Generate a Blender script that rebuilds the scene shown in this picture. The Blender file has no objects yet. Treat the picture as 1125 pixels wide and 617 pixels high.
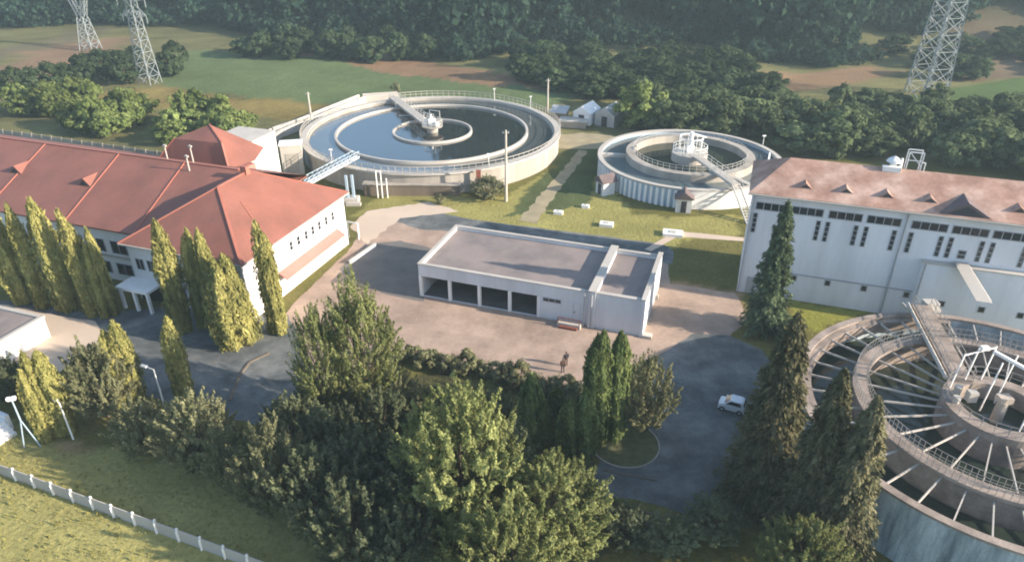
import bpy, math, random
import numpy as np
from mathutils import Vector, Matrix

scene = bpy.context.scene
COL = scene.collection
R = math.radians
rng = np.random.default_rng(7)
random.seed(7)

# ------------------------------------------------------------------ camera
cam_data = bpy.data.cameras.new('camera')
cam_data.sensor_width = 36.0
cam_data.lens = 24.96
cam_data.clip_start = 0.5
cam_data.clip_end = 6000
cam = bpy.data.objects.new('camera', cam_data)
cam.location = (0, 0, 42)
cam.rotation_euler = (R(61), 0, 0)
COL.objects.link(cam)
scene.camera = cam

# ------------------------------------------------------------------ sky and sun
SUN_AZ = -16.5      # degrees from +X, in plan
SUN_EL = 20.0
sdir = Vector((math.cos(R(SUN_AZ)) * math.cos(R(SUN_EL)), math.sin(R(SUN_AZ)) * math.cos(R(SUN_EL)), math.sin(R(SUN_EL))))
world = bpy.data.worlds.new('World')
scene.world = world
world.use_nodes = True
wn = world.node_tree
wn.nodes.clear()
sky_tex = wn.nodes.new('ShaderNodeTexSky')
sky_tex.sky_type = 'NISHITA'
sky_tex.sun_disc = False
sky_tex.sun_elevation = R(SUN_EL)
sky_tex.sun_rotation = math.atan2(sdir.x, sdir.y)
sky_tex.air_density = 1.0
sky_tex.dust_density = 1.1
sky_tex.ozone_density = 2.2
bg = wn.nodes.new('ShaderNodeBackground')
bg.inputs['Strength'].default_value = 0.115
wo = wn.nodes.new('ShaderNodeOutputWorld')
wn.links.new(sky_tex.outputs[0], bg.inputs[0])
wn.links.new(bg.outputs[0], wo.inputs[0])

sun_data = bpy.data.lights.new('sun', 'SUN')
sun_data.energy = 4.8
sun_data.angle = R(0.6)
sun_data.color = (1.0, 0.86, 0.70)
sun = bpy.data.objects.new('sun', sun_data)
sun.rotation_euler = sdir.to_track_quat('Z', 'Y').to_euler()
sun.location = (60, -20, 80)
COL.objects.link(sun)

vs = scene.view_settings
vs.view_transform = 'Standard'
vs.look = 'None'
vs.gamma = 1.0
vs.use_curve_mapping = False
vs.exposure = 1.45
scene.cycles.filter_width = 1.9

# ------------------------------------------------------------------ materials
MATS = {}
def mat(name, c, rough=0.85, var=0.18, scale=0.6, c2=None, c2_amt=0.5, c2_scale=0.15, fine=6.0, bump=0.0, metal=0.0, spec=0.3, streak=False):
    """Principled material: base colour with two sizes of mottling and an optional stain colour."""
    m = bpy.data.materials.new(name)
    m.use_nodes = True
    nt = m.node_tree
    N, L = nt.nodes, nt.links
    N.clear()
    out = N.new('ShaderNodeOutputMaterial')
    p = N.new('ShaderNodeBsdfPrincipled')
    L.new(p.outputs[0], out.inputs[0])
    geo = N.new('ShaderNodeNewGeometry')
    pos = geo.outputs['Position']
    if streak:
        mp = N.new('ShaderNodeMapping')
        mp.inputs['Scale'].default_value = (1, 1, 0.12)
        L.new(pos, mp.inputs[0])
        pos2 = mp.outputs[0]
    else:
        pos2 = pos
    n1 = N.new('ShaderNodeTexNoise'); n1.inputs['Scale'].default_value = scale; n1.inputs['Detail'].default_value = 5
    n2 = N.new('ShaderNodeTexNoise'); n2.inputs['Scale'].default_value = fine; n2.inputs['Detail'].default_value = 3
    L.new(pos2, n1.inputs['Vector']); L.new(pos, n2.inputs['Vector'])
    add = N.new('ShaderNodeMath'); add.operation = 'MULTIPLY_ADD'
    L.new(n2.outputs[0], add.inputs[0]); add.inputs[1].default_value = 0.5; L.new(n1.outputs[0], add.inputs[2])
    mr = N.new('ShaderNodeMapRange')
    mr.inputs['From Min'].default_value = 0.5; mr.inputs['From Max'].default_value = 1.0
    mr.inputs['To Min'].default_value = 1 - var; mr.inputs['To Max'].default_value = 1 + var
    L.new(add.outputs[0], mr.inputs[0])
    base = N.new('ShaderNodeMix'); base.data_type = 'RGBA'
    base.inputs[6].default_value = (*c, 1); base.inputs[7].default_value = (*(c2 or c), 1)
    if c2:
        n3 = N.new('ShaderNodeTexNoise'); n3.inputs['Scale'].default_value = c2_scale; n3.inputs['Detail'].default_value = 6
        n3.inputs['Roughness'].default_value = 0.65
        L.new(pos2, n3.inputs['Vector'])
        m3 = N.new('ShaderNodeMapRange')
        m3.inputs['From Min'].default_value = 0.42; m3.inputs['From Max'].default_value = 0.66
        m3.inputs['To Max'].default_value = c2_amt
        L.new(n3.outputs[0], m3.inputs[0]); L.new(m3.outputs[0], base.inputs[0])
    else:
        base.inputs[0].default_value = 0
    mul = N.new('ShaderNodeVectorMath'); mul.operation = 'SCALE'
    L.new(base.outputs[2], mul.inputs[0]); L.new(mr.outputs[0], mul.inputs['Scale'])
    L.new(mul.outputs[0], p.inputs['Base Color'])
    p.inputs['Roughness'].default_value = rough
    p.inputs['Metallic'].default_value = metal
    p.inputs['Specular IOR Level'].default_value = spec
    if bump:
        b = N.new('ShaderNodeBump'); b.inputs['Strength'].default_value = bump; b.inputs['Distance'].default_value = 0.05
        L.new(add.outputs[0], b.inputs['Height']); L.new(b.outputs[0], p.inputs['Normal'])
    MATS[name] = m
    return m

def leaf_mat(name, c, c2, var=0.35, trans=0.33):
    m = bpy.data.materials.new(name)
    m.use_nodes = True
    nt = m.node_tree; N, L = nt.nodes, nt.links
    N.clear()
    out = N.new('ShaderNodeOutputMaterial')
    geo = N.new('ShaderNodeNewGeometry')
    oi = N.new('ShaderNodeObjectInfo')
    no = N.new('ShaderNodeTexNoise'); no.inputs['Scale'].default_value = 0.45; no.inputs['Detail'].default_value = 3
    L.new(geo.outputs['Position'], no.inputs['Vector'])
    a = N.new('ShaderNodeMath'); a.operation = 'MULTIPLY_ADD'; a.inputs[1].default_value = 0.5
    L.new(geo.outputs['Random Per Island'], a.inputs[0])
    sh = N.new('ShaderNodeMath'); sh.operation = 'MULTIPLY_ADD'; sh.inputs[1].default_value = 1.4; sh.inputs[2].default_value = -0.45
    L.new(no.outputs[0], sh.inputs[0]); L.new(sh.outputs[0], a.inputs[2])
    mix = N.new('ShaderNodeMix'); mix.data_type = 'RGBA'
    mix.inputs[6].default_value = (*c, 1); mix.inputs[7].default_value = (*c2, 1)
    L.new(a.outputs[0], mix.inputs[0])
    mr = N.new('ShaderNodeMapRange'); mr.inputs['To Min'].default_value = 1 - var; mr.inputs['To Max'].default_value = 1 + var
    L.new(oi.outputs['Random'], mr.inputs[0])
    nb = N.new('ShaderNodeTexNoise'); nb.inputs['Scale'].default_value = 0.11; nb.inputs['Detail'].default_value = 2
    L.new(geo.outputs['Position'], nb.inputs['Vector'])
    mb_ = N.new('ShaderNodeMapRange'); mb_.inputs['From Min'].default_value = 0.3; mb_.inputs['From Max'].default_value = 0.7
    mb_.inputs['To Min'].default_value = 0.7; mb_.inputs['To Max'].default_value = 1.35
    L.new(nb.outputs[0], mb_.inputs[0])
    mm = N.new('ShaderNodeMath'); mm.operation = 'MULTIPLY'
    L.new(mr.outputs[0], mm.inputs[0]); L.new(mb_.outputs[0], mm.inputs[1])
    sc = N.new('ShaderNodeVectorMath'); sc.operation = 'SCALE'
    L.new(mix.outputs[2], sc.inputs[0]); L.new(mm.outputs[0], sc.inputs['Scale'])
    d = N.new('ShaderNodeBsdfDiffuse'); t = N.new('ShaderNodeBsdfTranslucent')
    L.new(sc.outputs[0], d.inputs[0]); L.new(sc.outputs[0], t.inputs[0])
    ms = N.new('ShaderNodeMixShader'); ms.inputs[0].default_value = trans
    L.new(d.outputs[0], ms.inputs[1]); L.new(t.outputs[0], ms.inputs[2])
    L.new(ms.outputs[0], out.inputs[0])
    MATS[name] = m
    return m

def water_mat(name, c, rough=0.06, scale=0.8, strength=0.15, c2=None, ior=1.75):
    m = mat(name, c, rough=rough, var=0.3, scale=0.08, c2=c2, c2_amt=0.8, c2_scale=0.09, spec=0.5)
    nt = m.node_tree; N, L = nt.nodes, nt.links
    p = [n for n in N if n.type == 'BSDF_PRINCIPLED'][0]
    geo = [n for n in N if n.type == 'NEW_GEOMETRY'][0]
    no = N.new('ShaderNodeTexNoise'); no.inputs['Scale'].default_value = scale; no.inputs['Detail'].default_value = 4
    L.new(geo.outputs['Position'], no.inputs['Vector'])
    p.inputs['IOR'].default_value = ior; p.inputs['Specular IOR Level'].default_value = 0.5
    b = N.new('ShaderNodeBump'); b.inputs['Strength'].default_value = strength; b.inputs['Distance'].default_value = 0.06
    L.new(no.outputs[0], b.inputs['Height']); L.new(b.outputs[0], p.inputs['Normal'])
    return m

WHITE = mat('white_render', (0.74, 0.74, 0.73), 0.9, 0.06, 0.4, (0.52, 0.50, 0.47), 0.45, 0.4, streak=True)
DWALL = mat('white_panel_render', (0.70, 0.71, 0.74), 0.85, 0.07, 0.35, (0.47, 0.47, 0.49), 0.5, 0.28, streak=True)
GWALL = mat('garage_render', (0.66, 0.68, 0.70), 0.85, 0.06, 0.5, (0.44, 0.44, 0.45), 0.5, 0.3, streak=True)
RED = mat('red_metal_roof', (0.24, 0.098, 0.072), 0.6, 0.14, 0.25, (0.19, 0.085, 0.064), 0.75, 0.35, fine=3, streak=True)
REDSEAM = mat('red_roof_seam', (0.33, 0.125, 0.09), 0.55, 0.1, 0.5)
REDWALL = mat('dull_red_band', (0.40, 0.17, 0.14), 0.7, 0.1, 0.5)
RUST = mat('weathered_tile_roof', (0.34, 0.20, 0.15), 0.8, 0.25, 0.5, (0.44, 0.325, 0.27), 0.8, 0.25, fine=2.5, bump=0.3)
RUSTDARK = mat('dark_roof_and_dormer_shade', (0.13, 0.10, 0.10), 0.8, 0.2, 0.6)
FLAT = mat('flat_roof_felt', (0.245, 0.205, 0.19), 0.9, 0.12, 0.3, (0.165, 0.145, 0.14), 0.85, 0.22)
CONC = mat('concrete', (0.36, 0.33, 0.29), 0.9, 0.2, 0.5, (0.22, 0.20, 0.17), 0.6, 0.2, bump=0.2, streak=True)
CONCL = mat('pale_concrete', (0.45, 0.425, 0.385), 0.9, 0.15, 0.5, (0.34, 0.31, 0.27), 0.6, 0.25, streak=True)
CONCB = mat('brown_concrete', (0.17, 0.135, 0.10), 0.9, 0.2, 0.5, (0.10, 0.085, 0.07), 0.6, 0.3, streak=True)
CONCW = mat('stained_pink_concrete', (0.46, 0.39, 0.32), 0.9, 0.22, 0.6, (0.25, 0.21, 0.175), 0.7, 0.35, bump=0.25)
CONCD = mat('brown_weathered_concrete', (0.31, 0.255, 0.215), 0.9, 0.25, 0.7, (0.16, 0.13, 0.11), 0.8, 0.5, bump=0.25)
BLUEW = mat('stained_blue_tank_wall', (0.43, 0.50, 0.53), 0.85, 0.25, 0.8, (0.12, 0.17, 0.20), 0.85, 1.1, streak=True)
BLUEP = mat('blue_painted_wall', (0.36, 0.46, 0.55), 0.8, 0.12, 0.6, (0.25, 0.33, 0.4), 0.5, 0.3, streak=True)
WHITEP = mat('white_paint', (0.78, 0.78, 0.76), 0.6, 0.06, 0.6)
METAL = mat('galvanised_metal', (0.42, 0.43, 0.43), 0.5, 0.15, 0.8, metal=0.3)
RAILM = mat('railing_steel', (0.45, 0.45, 0.43), 0.55, 0.1, 0.8)
PYL = mat('pylon_steel', (0.23, 0.26, 0.27), 0.6, 0.12, 0.8)
RAILD = mat('dull_railing_steel', (0.24, 0.23, 0.22), 0.6, 0.2, 0.8)
GLASS = mat('window_glass', (0.018, 0.022, 0.026), 0.12, 0.3, 0.7, spec=0.6)
FRAME = mat('window_frame', (0.33, 0.34, 0.36), 0.6, 0.1, 1.0)
DARK = mat('dark_metal', (0.05, 0.05, 0.055), 0.7, 0.2, 1.0)
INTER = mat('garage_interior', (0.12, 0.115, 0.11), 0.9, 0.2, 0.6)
ASPH = mat('asphalt', (0.085, 0.094, 0.096), 0.92, 0.26, 0.6, (0.19, 0.195, 0.188), 0.85, 0.22, fine=3)
ASPHL = mat('worn_shaded_asphalt', (0.13, 0.125, 0.12), 0.92, 0.2, 0.35, (0.19, 0.17, 0.15), 0.8, 0.16, fine=4)
YARD = mat('dusty_concrete_yard', (0.37, 0.275, 0.215), 0.95, 0.22, 0.35, (0.23, 0.17, 0.135), 0.85, 0.12, fine=2.2)
BEIGE = mat('pale_concrete_slab', (0.52, 0.42, 0.33), 0.95, 0.1, 0.3, (0.42, 0.34, 0.27), 0.6, 0.15)
PATHM = mat('pale_gravel_path', (0.29, 0.25, 0.16), 0.95, 0.2, 0.5)
BARK = mat('bark', (0.11, 0.085, 0.06), 0.95, 0.25, 2.0, bump=0.3)
WOODP = mat('pole_concrete', (0.45, 0.42, 0.36), 0.9, 0.15, 1.0)
WATER1 = water_mat('settling_water', (0.016, 0.022, 0.023), 0.04, 0.7, 0.06, ior=4.0)
WATER1B = water_mat('scummy_water', (0.06, 0.072, 0.075), 0.10, 0.9, 0.10, (0.10, 0.11, 0.11), ior=3.0)
WATERG = water_mat('green_water', (0.020, 0.032, 0.026), 0.08, 1.2, 0.15, (0.05, 0.055, 0.035), ior=1.36)
WATERT = water_mat('pale_channel_water', (0.10, 0.135, 0.15), 0.15, 1.0, 0.14, (0.07, 0.10, 0.11))
SOILC = mat('soil', (0.20, 0.12, 0.075), 0.95, 0.2, 0.5)
CAR = mat('car_paint', (0.75, 0.76, 0.77), 0.3, 0.03, 1.0, spec=0.5)
RUBBER = mat('rubber', (0.02, 0.02, 0.02), 0.8, 0.1, 1.0)
SKIN = mat('skin', (0.45, 0.28, 0.2), 0.6, 0.05, 3)
CLOTH = mat('dark_brown_clothes', (0.07, 0.04, 0.03), 0.9, 0.15, 4)
CLOTH2 = mat('navy_trousers', (0.025, 0.025, 0.035), 0.9, 0.15, 4)
HAIR = mat('hair', (0.02, 0.015, 0.01), 0.8, 0.1, 4)
ORANGE = mat('rusty_red_steel', (0.25, 0.08, 0.05), 0.7, 0.2, 1)

L_CYP = leaf_mat('thuja_yellow_leaf', (.135,.148,.046), (.42,.385,.14), 0.12, 0.22)
L_CYPG = leaf_mat('thuja_green_leaf', (.05,.085,.034), (.20,.235,.085), 0.15)
L_SPR = leaf_mat('spruce_needles', (0.05, 0.058, 0.032), (0.19, 0.175, 0.1), 0.12, 0.12)
L_SPRG = leaf_mat('dark_green_needles', (0.036, 0.06, 0.036), (0.13, 0.165, 0.085), 0.1, 0.12)
L_DEC = leaf_mat('yellow_green_leaf', (.085,.112,.040), (.29,.305,.125), 0.18)
L_SHR = leaf_mat('olive_leaf', (0.085, 0.1, 0.052), (0.29, 0.285, 0.155), 0.2)
L_DK = leaf_mat('dark_leaf', (.055,.075,.043), (.20,.22,.12), 0.2)
L_WIL = leaf_mat('willow_leaf', (0.026, 0.048, 0.026), (0.080, 0.112, 0.055), 0.25)
L_WLL = leaf_mat('pale_willow_leaf', (0.042, 0.066, 0.034), (0.14, 0.175, 0.085), 0.25)
L_BRI = leaf_mat('bright_green_leaf', (0.07, 0.11, 0.032), (0.22, 0.26, 0.09), 0.25)
L_FOR = leaf_mat('forest_leaf', (0.013, 0.032, 0.024), (0.040, 0.068, 0.044), 0.2)
L_GRS = leaf_mat('grass_blade', (0.17, 0.17, 0.05), (0.36, 0.32, 0.11), 0.1)

# ------------------------------------------------------------------ mesh helpers
class MB:
    def __init__(self): self.v = []; self.f = []
    def add(self, vs_, fs_):
        o = len(self.v); self.v += [tuple(p) for p in vs_]; self.f += [tuple(i + o for i in f) for f in fs_]
        return self
    def box(self, x0, x1, y0, y1, z0, z1):
        return self.add([(x0,y0,z0),(x1,y0,z0),(x1,y1,z0),(x0,y1,z0),(x0,y0,z1),(x1,y0,z1),(x1,y1,z1),(x0,y1,z1)],
                        [(0,3,2,1),(4,5,6,7),(0,1,5,4),(1,2,6,5),(2,3,7,6),(3,0,4,7)])
    def bar(self, a, b, w, h=None):
        """square bar from a to b"""
        a, b = Vector(a), Vector(b); h = h or w
        d = (b - a).normalized()
        s = d.cross(Vector((0,0,1)))
        if s.length < 1e-3: s = Vector((1,0,0))
        s.normalize(); t = s.cross(d).normalized()
        s *= w / 2; t *= h / 2
        c = [a-s-t, a+s-t, a+s+t, a-s+t, b-s-t, b+s-t, b+s+t, b-s+t]
        return self.add(c, [(3,2,1,0),(4,5,6,7),(0,1,5,4),(1,2,6,5),(2,3,7,6),(3,0,4,7)])
    def tube(self, a, b, r0, r1=None, n=8, caps=True):
        a, b = Vector(a), Vector(b); r1 = r0 if r1 is None else r1
        d = (b - a).normalized(); s = d.orthogonal().normalized(); t = d.cross(s)
        vs_ = []
        for c, r in ((a, r0), (b, r1)):
            for k in range(n):
                an = 2*math.pi*k/n; vs_.append(c + s*math.cos(an)*r + t*math.sin(an)*r)
        fs_ = [(k, (k+1) % n, n+(k+1) % n, n+k) for k in range(n)]
        if caps: fs_ += [tuple(range(n-1,-1,-1)), tuple(range(n,2*n))]
        return self.add(vs_, fs_)
    def ring(self, cx, cy, r0, r1, z0, z1, n=96, a0=0.0, a1=360.0):
        full = abs(a1 - a0) >= 359.9
        m = n if full else n + 1
        vs_, fs_ = [], []
        for k in range(m):
            an = R(a0 + (a1-a0)*k/n); c, s = math.cos(an), math.sin(an)
            vs_ += [(cx+r0*c,cy+r0*s,z0),(cx+r1*c,cy+r1*s,z0),(cx+r1*c,cy+r1*s,z1),(cx+r0*c,cy+r0*s,z1)]
        for k in range(n):
            i, j = 4*k, 4*((k+1) % m)
            for q in range(4):
                fs_.append((i+q, j+q, j+(q+1) % 4, i+(q+1) % 4)[::-1])
        if not full:
            fs_ += [(0,1,2,3), (4*n+3,4*n+2,4*n+1,4*n)]
        return self.add(vs_, fs_)
    def disc(self, cx, cy, r, z, n=64, r0=0):
        if r0:
            vs_ = [(cx+r0*math.cos(2*math.pi*k/n), cy+r0*math.sin(2*math.pi*k/n), z) for k in range(n)] + \
                  [(cx+r*math.cos(2*math.pi*k/n), cy+r*math.sin(2*math.pi*k/n), z) for k in range(n)]
            return self.add(vs_, [(k, n+k, n+(k+1) % n, (k+1) % n) for k in range(n)])
        return self.add([(cx+r*math.cos(2*math.pi*k/n), cy+r*math.sin(2*math.pi*k/n), z) for k in range(n)], [tuple(range(n))])
    def prism(self, poly, z0, z1):
        n = len(poly)
        return self.add([(x,y,z0) for x,y in poly]+[(x,y,z1) for x,y in poly],
                        [tuple(range(n-1,-1,-1)), tuple(range(n,2*n))]+[(k,(k+1) % n,n+(k+1) % n,n+k) for k in range(n)])
    def extr(self, prof, axis_a, axis_b):
        """profile of 3-D points extruded from offset a to b"""
        a, b = Vector(axis_a), Vector(axis_b); n = len(prof)
        vs_ = [Vector(p)+a for p in prof]+[Vector(p)+b for p in prof]
        return self.add(vs_, [tuple(range(n-1,-1,-1)), tuple(range(n,2*n))]+[(k,(k+1) % n,n+(k+1) % n,n+k) for k in range(n)])
    def mesh(self, name):
        me = bpy.data.meshes.new(name); me.from_pydata(self.v, [], self.f); me.update(); return me
    def build(self, name, m, parent=None, smooth=False, kind=None):
        me = self.mesh(name); me.materials.append(m)
        if smooth: me.polygons.foreach_set('use_smooth', [True]*len(me.polygons))
        return link(name, me, parent, kind)

def link(name, me, parent=None, kind=None):
    o = bpy.data.objects.new(name, me); COL.objects.link(o)
    if parent is not None: o.parent = parent
    if kind: o['kind'] = kind
    return o

def thing(name, label, cat, loc=(0,0,0), rz=0.0, group=None):
    o = bpy.data.objects.new(name, None); o.empty_display_size = 0.5
    COL.objects.link(o); o.location = loc; o.rotation_euler = (0, 0, rz)
    o['label'] = label; o['category'] = cat
    if group: o['group'] = group
    return o

def tag(o, label, cat, group=None):
    o['label'] = label; o['category'] = cat
    if group: o['group'] = group
    return o

def fix_normals(me):
    import bmesh
    bm = bmesh.new(); bm.from_mesh(me); bmesh.ops.recalc_face_normals(bm, faces=bm.faces); bm.to_mesh(me); bm.free()

GRID = R(-19)
UX, UY = math.cos(GRID), math.sin(GRID)
def gl(o, u, n):                       # local plan coordinates to world
    return (o[0] + u*UX - n*UY, o[1] + u*UY + n*UX)

# ------------------------------------------------------------------ ground
def vnoise(x, y, s, seed=0):
    """smooth value noise, vectorised"""
    x = x / s + seed*17.3; y = y / s + seed*9.7
    xi = np.floor(x).astype(np.int64); yi = np.floor(y).astype(np.int64)
    fx = x - xi; fy = y - yi
    fx = fx*fx*(3-2*fx); fy = fy*fy*(3-2*fy)
    def h(a, b):
        v = (a*374761393 + b*668265263 + seed*974711) & 0x7fffffff
        v = ((v ^ (v >> 13)) * 1274126177) & 0x7fffffff
        return ((v ^ (v >> 16)) & 0xffff) / 65535.0
    return (h(xi,yi)*(1-fx)+h(xi+1,yi)*fx)*(1-fy) + (h(xi,yi+1)*(1-fx)+h(xi+1,yi+1)*fx)*fy
def fbm(x, y, s, seed=0):
    return 0.5*vnoise(x,y,s,seed)+0.3*vnoise(x,y,s/2.1,seed+1)+0.2*vnoise(x,y,s/4.3,seed+2)

def ss(a, b, x):
    t = np.clip((x-a)/(b-a), 0, 1); return t*t*(3-2*t)

def height(x, y):
    """flat valley floor, a bank behind the fields, then the wooded hill, higher on the right"""
    x = np.asarray(x, float); y = np.asarray(y, float)
    e = y - 205 + 0.10*np.clip(x, -200, 200)
    side = ss(-105, 25, x + (fbm(x, y, 90, 6)-0.5)*50)
    hill = ss(0, 250, e) * (34 + 125*side) + ss(300, 900, e)*60
    swell = (fbm(x, y, 60, 3)-0.5) * 3.5 * ss(130, 190, y)
    return hill + swell - 0.0

def inpoly(x, y, poly):
    c = np.zeros(x.shape, bool); n = len(poly)
    for i in range(n):
        x0, y0 = poly[i]; x1, y1 = poly[(i+1) % n]
        cond = (y0 > y) != (y1 > y)
        with np.errstate(divide='ignore', invalid='ignore'):
            xs = (x1-x0)*(y-y0)/(y1-y0+1e-12)+x0
        c ^= cond & (x < xs)
    return c

def make_ground():
    xs = np.concatenate([[-3000,-1800,-1000,-600,-420], np.arange(-320,-90,6), np.arange(-90,70,0.75), np.arange(70,240,5), [240,320,450,700,1200,2000,3000]])
    ys = np.concatenate([[-900,-400,-150,-50,0], np.arange(10,28,2), np.arange(28,150,0.75), np.arange(150,330,2.0), np.arange(330,640,12), [640,760,950,1300,2000,3200]])
    X, Y = np.meshgrid(xs, ys)
    Z = height(X, Y)
    nx, ny = len(xs), len(ys)
    wx = X + (fbm(X, Y, 7, 5)-0.5)*4*(1+np.clip((Y-120)/50,0,3)); wy = Y + (fbm(X, Y, 7, 9)-0.5)*4*(1+np.clip((Y-120)/50,0,3))
    n1 = fbm(X, Y, 9, 1)[..., None]; n2 = fbm(X, Y, 2.2, 2)[..., None]; n3 = fbm(X, Y, 25, 4)[..., None]
    A = lambda *c: np.array(c)
    C = A(0.135,0.125,0.042) + (n1-0.5)*A(0.09,0.055,0.03) + (n2-0.5)*A(0.05,0.045,0.015)
    def put(poly, col, amp=0.25, soft=1.0):
        nonlocal C
        m = inpoly(wx, wy, poly)[..., None]*soft
        C = C*(1-m) + m*(col*(1+amp*((n1-0.5)*1.2+(n2-0.5))))
    # far meadows and banks
    put([(-400,120),(400,120),(400,1000),(-400,1000)], A(0.14,0.135,0.060), 0.7)
    put([(-98.5, 197.6),(-95.7, 212.2),(-58.8, 212.2),(-31.5, 188.9),(6.0, 169.7),(16.3, 164.7),(7.4, 153.8),(-32.5, 155.3),(-66.4, 166.3),(-82.8, 169.7)], A(0.105,0.140,0.062), 0.35)
    put([(-60.7, 209.6),(-58.0, 220.2),(-43.5, 223.0),(-23.4, 202.3),(8.3, 174.2),(7.6, 168.0),(-14.2, 178.9),(-31.5, 188.9)], A(0.22,0.14,0.082), 0.35)
    put([(-104.1, 161.4),(-87.3, 175.1),(-65.9, 164.7),(-36.5, 155.3),(-43.6, 144.1),(-72.0, 153.8),(-92.3, 150.9)], A(0.19,0.15,0.055), 0.6)
    put([(-145.2, 184.8),(-139.3, 197.6),(-137.2, 220.2),(-122.3, 234.9),(-113.9, 223.0),(-118.3, 195.4),(-116.5, 161.4),(-117.8, 145.4)], A(0.20,0.135,0.085), 0.3)
    put([(-160.8, 207.1),(-150.2, 214.8),(-136.8, 246.3),(-128.9, 236.5),(-142.3, 202.3),(-149.6, 191.0)], A(0.13,0.115,0.07), 0.3)
    put([(53.3, 177.0),(70.1, 186.8),(96.5, 193.2),(103.1, 186.8),(73.1, 169.7),(54.7, 166.3)], A(0.22,0.145,0.085), 0.35)
    put([(104.8, 172.4),(127.5, 178.9),(132.5, 168.0),(119.2, 148.8),(96.0, 148.8),(80.9, 158.3)], A(0.075,0.115,0.04), 0.3)
    put([(137.0, 238.1),(199.0, 255.1),(145.9, 180.8),(107.2, 177.0)], A(0.15,0.115,0.075), 0.4)
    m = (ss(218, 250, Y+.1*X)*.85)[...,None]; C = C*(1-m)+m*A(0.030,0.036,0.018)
    # plant lawns
    put([(-23.7, 95.7),(-20.2, 103.1),(-0.4, 102.7),(5.7, 113.2),(15.9, 122.5),(17.2, 97.1),(34.0, 94.4),(30.8, 87.7),(20.8, 84.1),(-5.5, 92.8)], A(0.265,0.245,0.085), 0.4)
    put([(13.6, 133.1),(18.2, 127.6),(10.7, 99.5),(-0.3, 95.7),(5.7, 113.2)], A(0.085,0.105,0.045), 0.4)  # darker green paints the ribbed tank's shadow onto the lawn
    put([(21.5, 87.7),(31.4, 87.7),(26.2, 72.8),(19.1, 75.4)], A(0.14,0.13,0.045), 0.4)  # lawn darkened in colour where the process building's shadow falls
    put([(19.3, 76.6),(26.6, 73.2),(26.0, 66.2),(16.1, 68.1)], A(0.30,0.205,0.13), 0.3, 0.8)
    put([(31.7, 71.1),(41.2, 68.1),(33.4, 64.9),(30.4, 66.0)], A(0.22,0.22,0.05), 0.3)
    # front lawn and the meadow outside the fence
    put([(-54.7, 52.7),(-40.0, 47.6),(-31.5, 46.5),(-16.3, 39.3),(-9.2, 34.5),(-7.7, 25.2),(-34.9, 25.2)], A(0.29,0.265,0.10), 0.35)
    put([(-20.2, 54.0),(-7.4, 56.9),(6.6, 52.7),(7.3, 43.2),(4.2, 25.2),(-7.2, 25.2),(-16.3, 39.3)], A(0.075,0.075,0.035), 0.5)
    put([(-39.2, 47.6),(-36.8, 47.6),(-35.3, 46.3),(-37.3, 45.7)], A(0.28,0.20,0.11), 0.3, 0.8)
    C = np.clip(C, 0.012, 0.7)
    me = bpy.data.meshes.new('ground')
    nv = nx*ny
    me.vertices.add(nv); me.vertices.foreach_set('co', np.stack([X,Y,Z],-1).astype(np.float32).ravel())
    i = np.arange(nv).reshape(ny, nx)
    q = np.stack([i[:-1,:-1], i[:-1,1:], i[1:,1:], i[1:,:-1]], -1).reshape(-1,4)
    me.loops.add(q.size); me.loops.foreach_set('vertex_index', q.ravel().astype(np.int32))
    me.polygons.add(len(q)); me.polygons.foreach_set('loop_start', np.arange(0,q.size,4,dtype=np.int32))
    me.polygons.foreach_set('use_smooth', np.ones(len(q), bool))
    at = me.color_attributes.new('Col', 'FLOAT_COLOR', 'POINT')
    at.data.foreach_set('color', np.concatenate([C, np.ones((ny,nx,1))], -1).astype(np.float32).ravel())
    me.update(calc_edges=True); me.validate()
    m = bpy.data.materials.new('ground_cover'); m.use_nodes = True
    N, L = m.node_tree.nodes, m.node_tree.links
    p = [n for n in N if n.type == 'BSDF_PRINCIPLED'][0]
    a = N.new('ShaderNodeVertexColor'); a.layer_name = 'Col'
    geo = N.new('ShaderNodeNewGeometry')
    no = N.new('ShaderNodeTexNoise'); no.inputs['Scale'].default_value = 2.2; no.inputs['Detail'].default_value = 6; no.inputs['Roughness'].default_value = 0.7
    L.new(geo.outputs['Position'], no.inputs['Vector'])
    mr = N.new('ShaderNodeMapRange'); mr.inputs['From Min'].default_value = 0.3; mr.inputs['From Max'].default_value = 0.7
    mr.inputs['To Min'].default_value = 0.72; mr.inputs['To Max'].default_value = 1.28
    L.new(no.outputs[0], mr.inputs[0])
    sc = N.new('ShaderNodeVectorMath'); sc.operation = 'SCALE'
    L.new(a.outputs[0], sc.inputs[0]); L.new(mr.outputs[0], sc.inputs['Scale']); L.new(sc.outputs[0], p.inputs['Base Color'])
    p.inputs['Roughness'].default_value = 1.0; p.inputs['Specular IOR Level'].default_value = 0.05
    b = N.new('ShaderNodeBump'); b.inputs['Strength'].default_value = 0.7; b.inputs['Distance'].default_value = 0.25
    L.new(no.outputs[0], b.inputs['Height']); L.new(b.outputs[0], p.inputs['Normal'])
    me.materials.append(m)
    return link('ground', me, None, 'structure')
make_ground()

def sheet(name, poly, z, m, wob=0.25, step=1.0):
    """paving sheet with a slightly uneven edge"""
    pts = []
    for i in range(len(poly)):
        a, b = Vector(poly[i]), Vector(poly[(i+1) % len(poly)])
        k = max(1, int((b-a).length/step))
        for j in range(k):
            p = a.lerp(b, j/k)
            pts.append((p.x+(random.random()-.5)*wob, p.y+(random.random()-.5)*wob, z))
    mb = MB(); mb.add(pts, [tuple(range(len(pts)))])
    o = mb.build(name, m, None, kind='structure')
    me = o.data
    if me.polygons[0].normal.z < 0:
        me.flip_normals()
    return o

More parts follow.
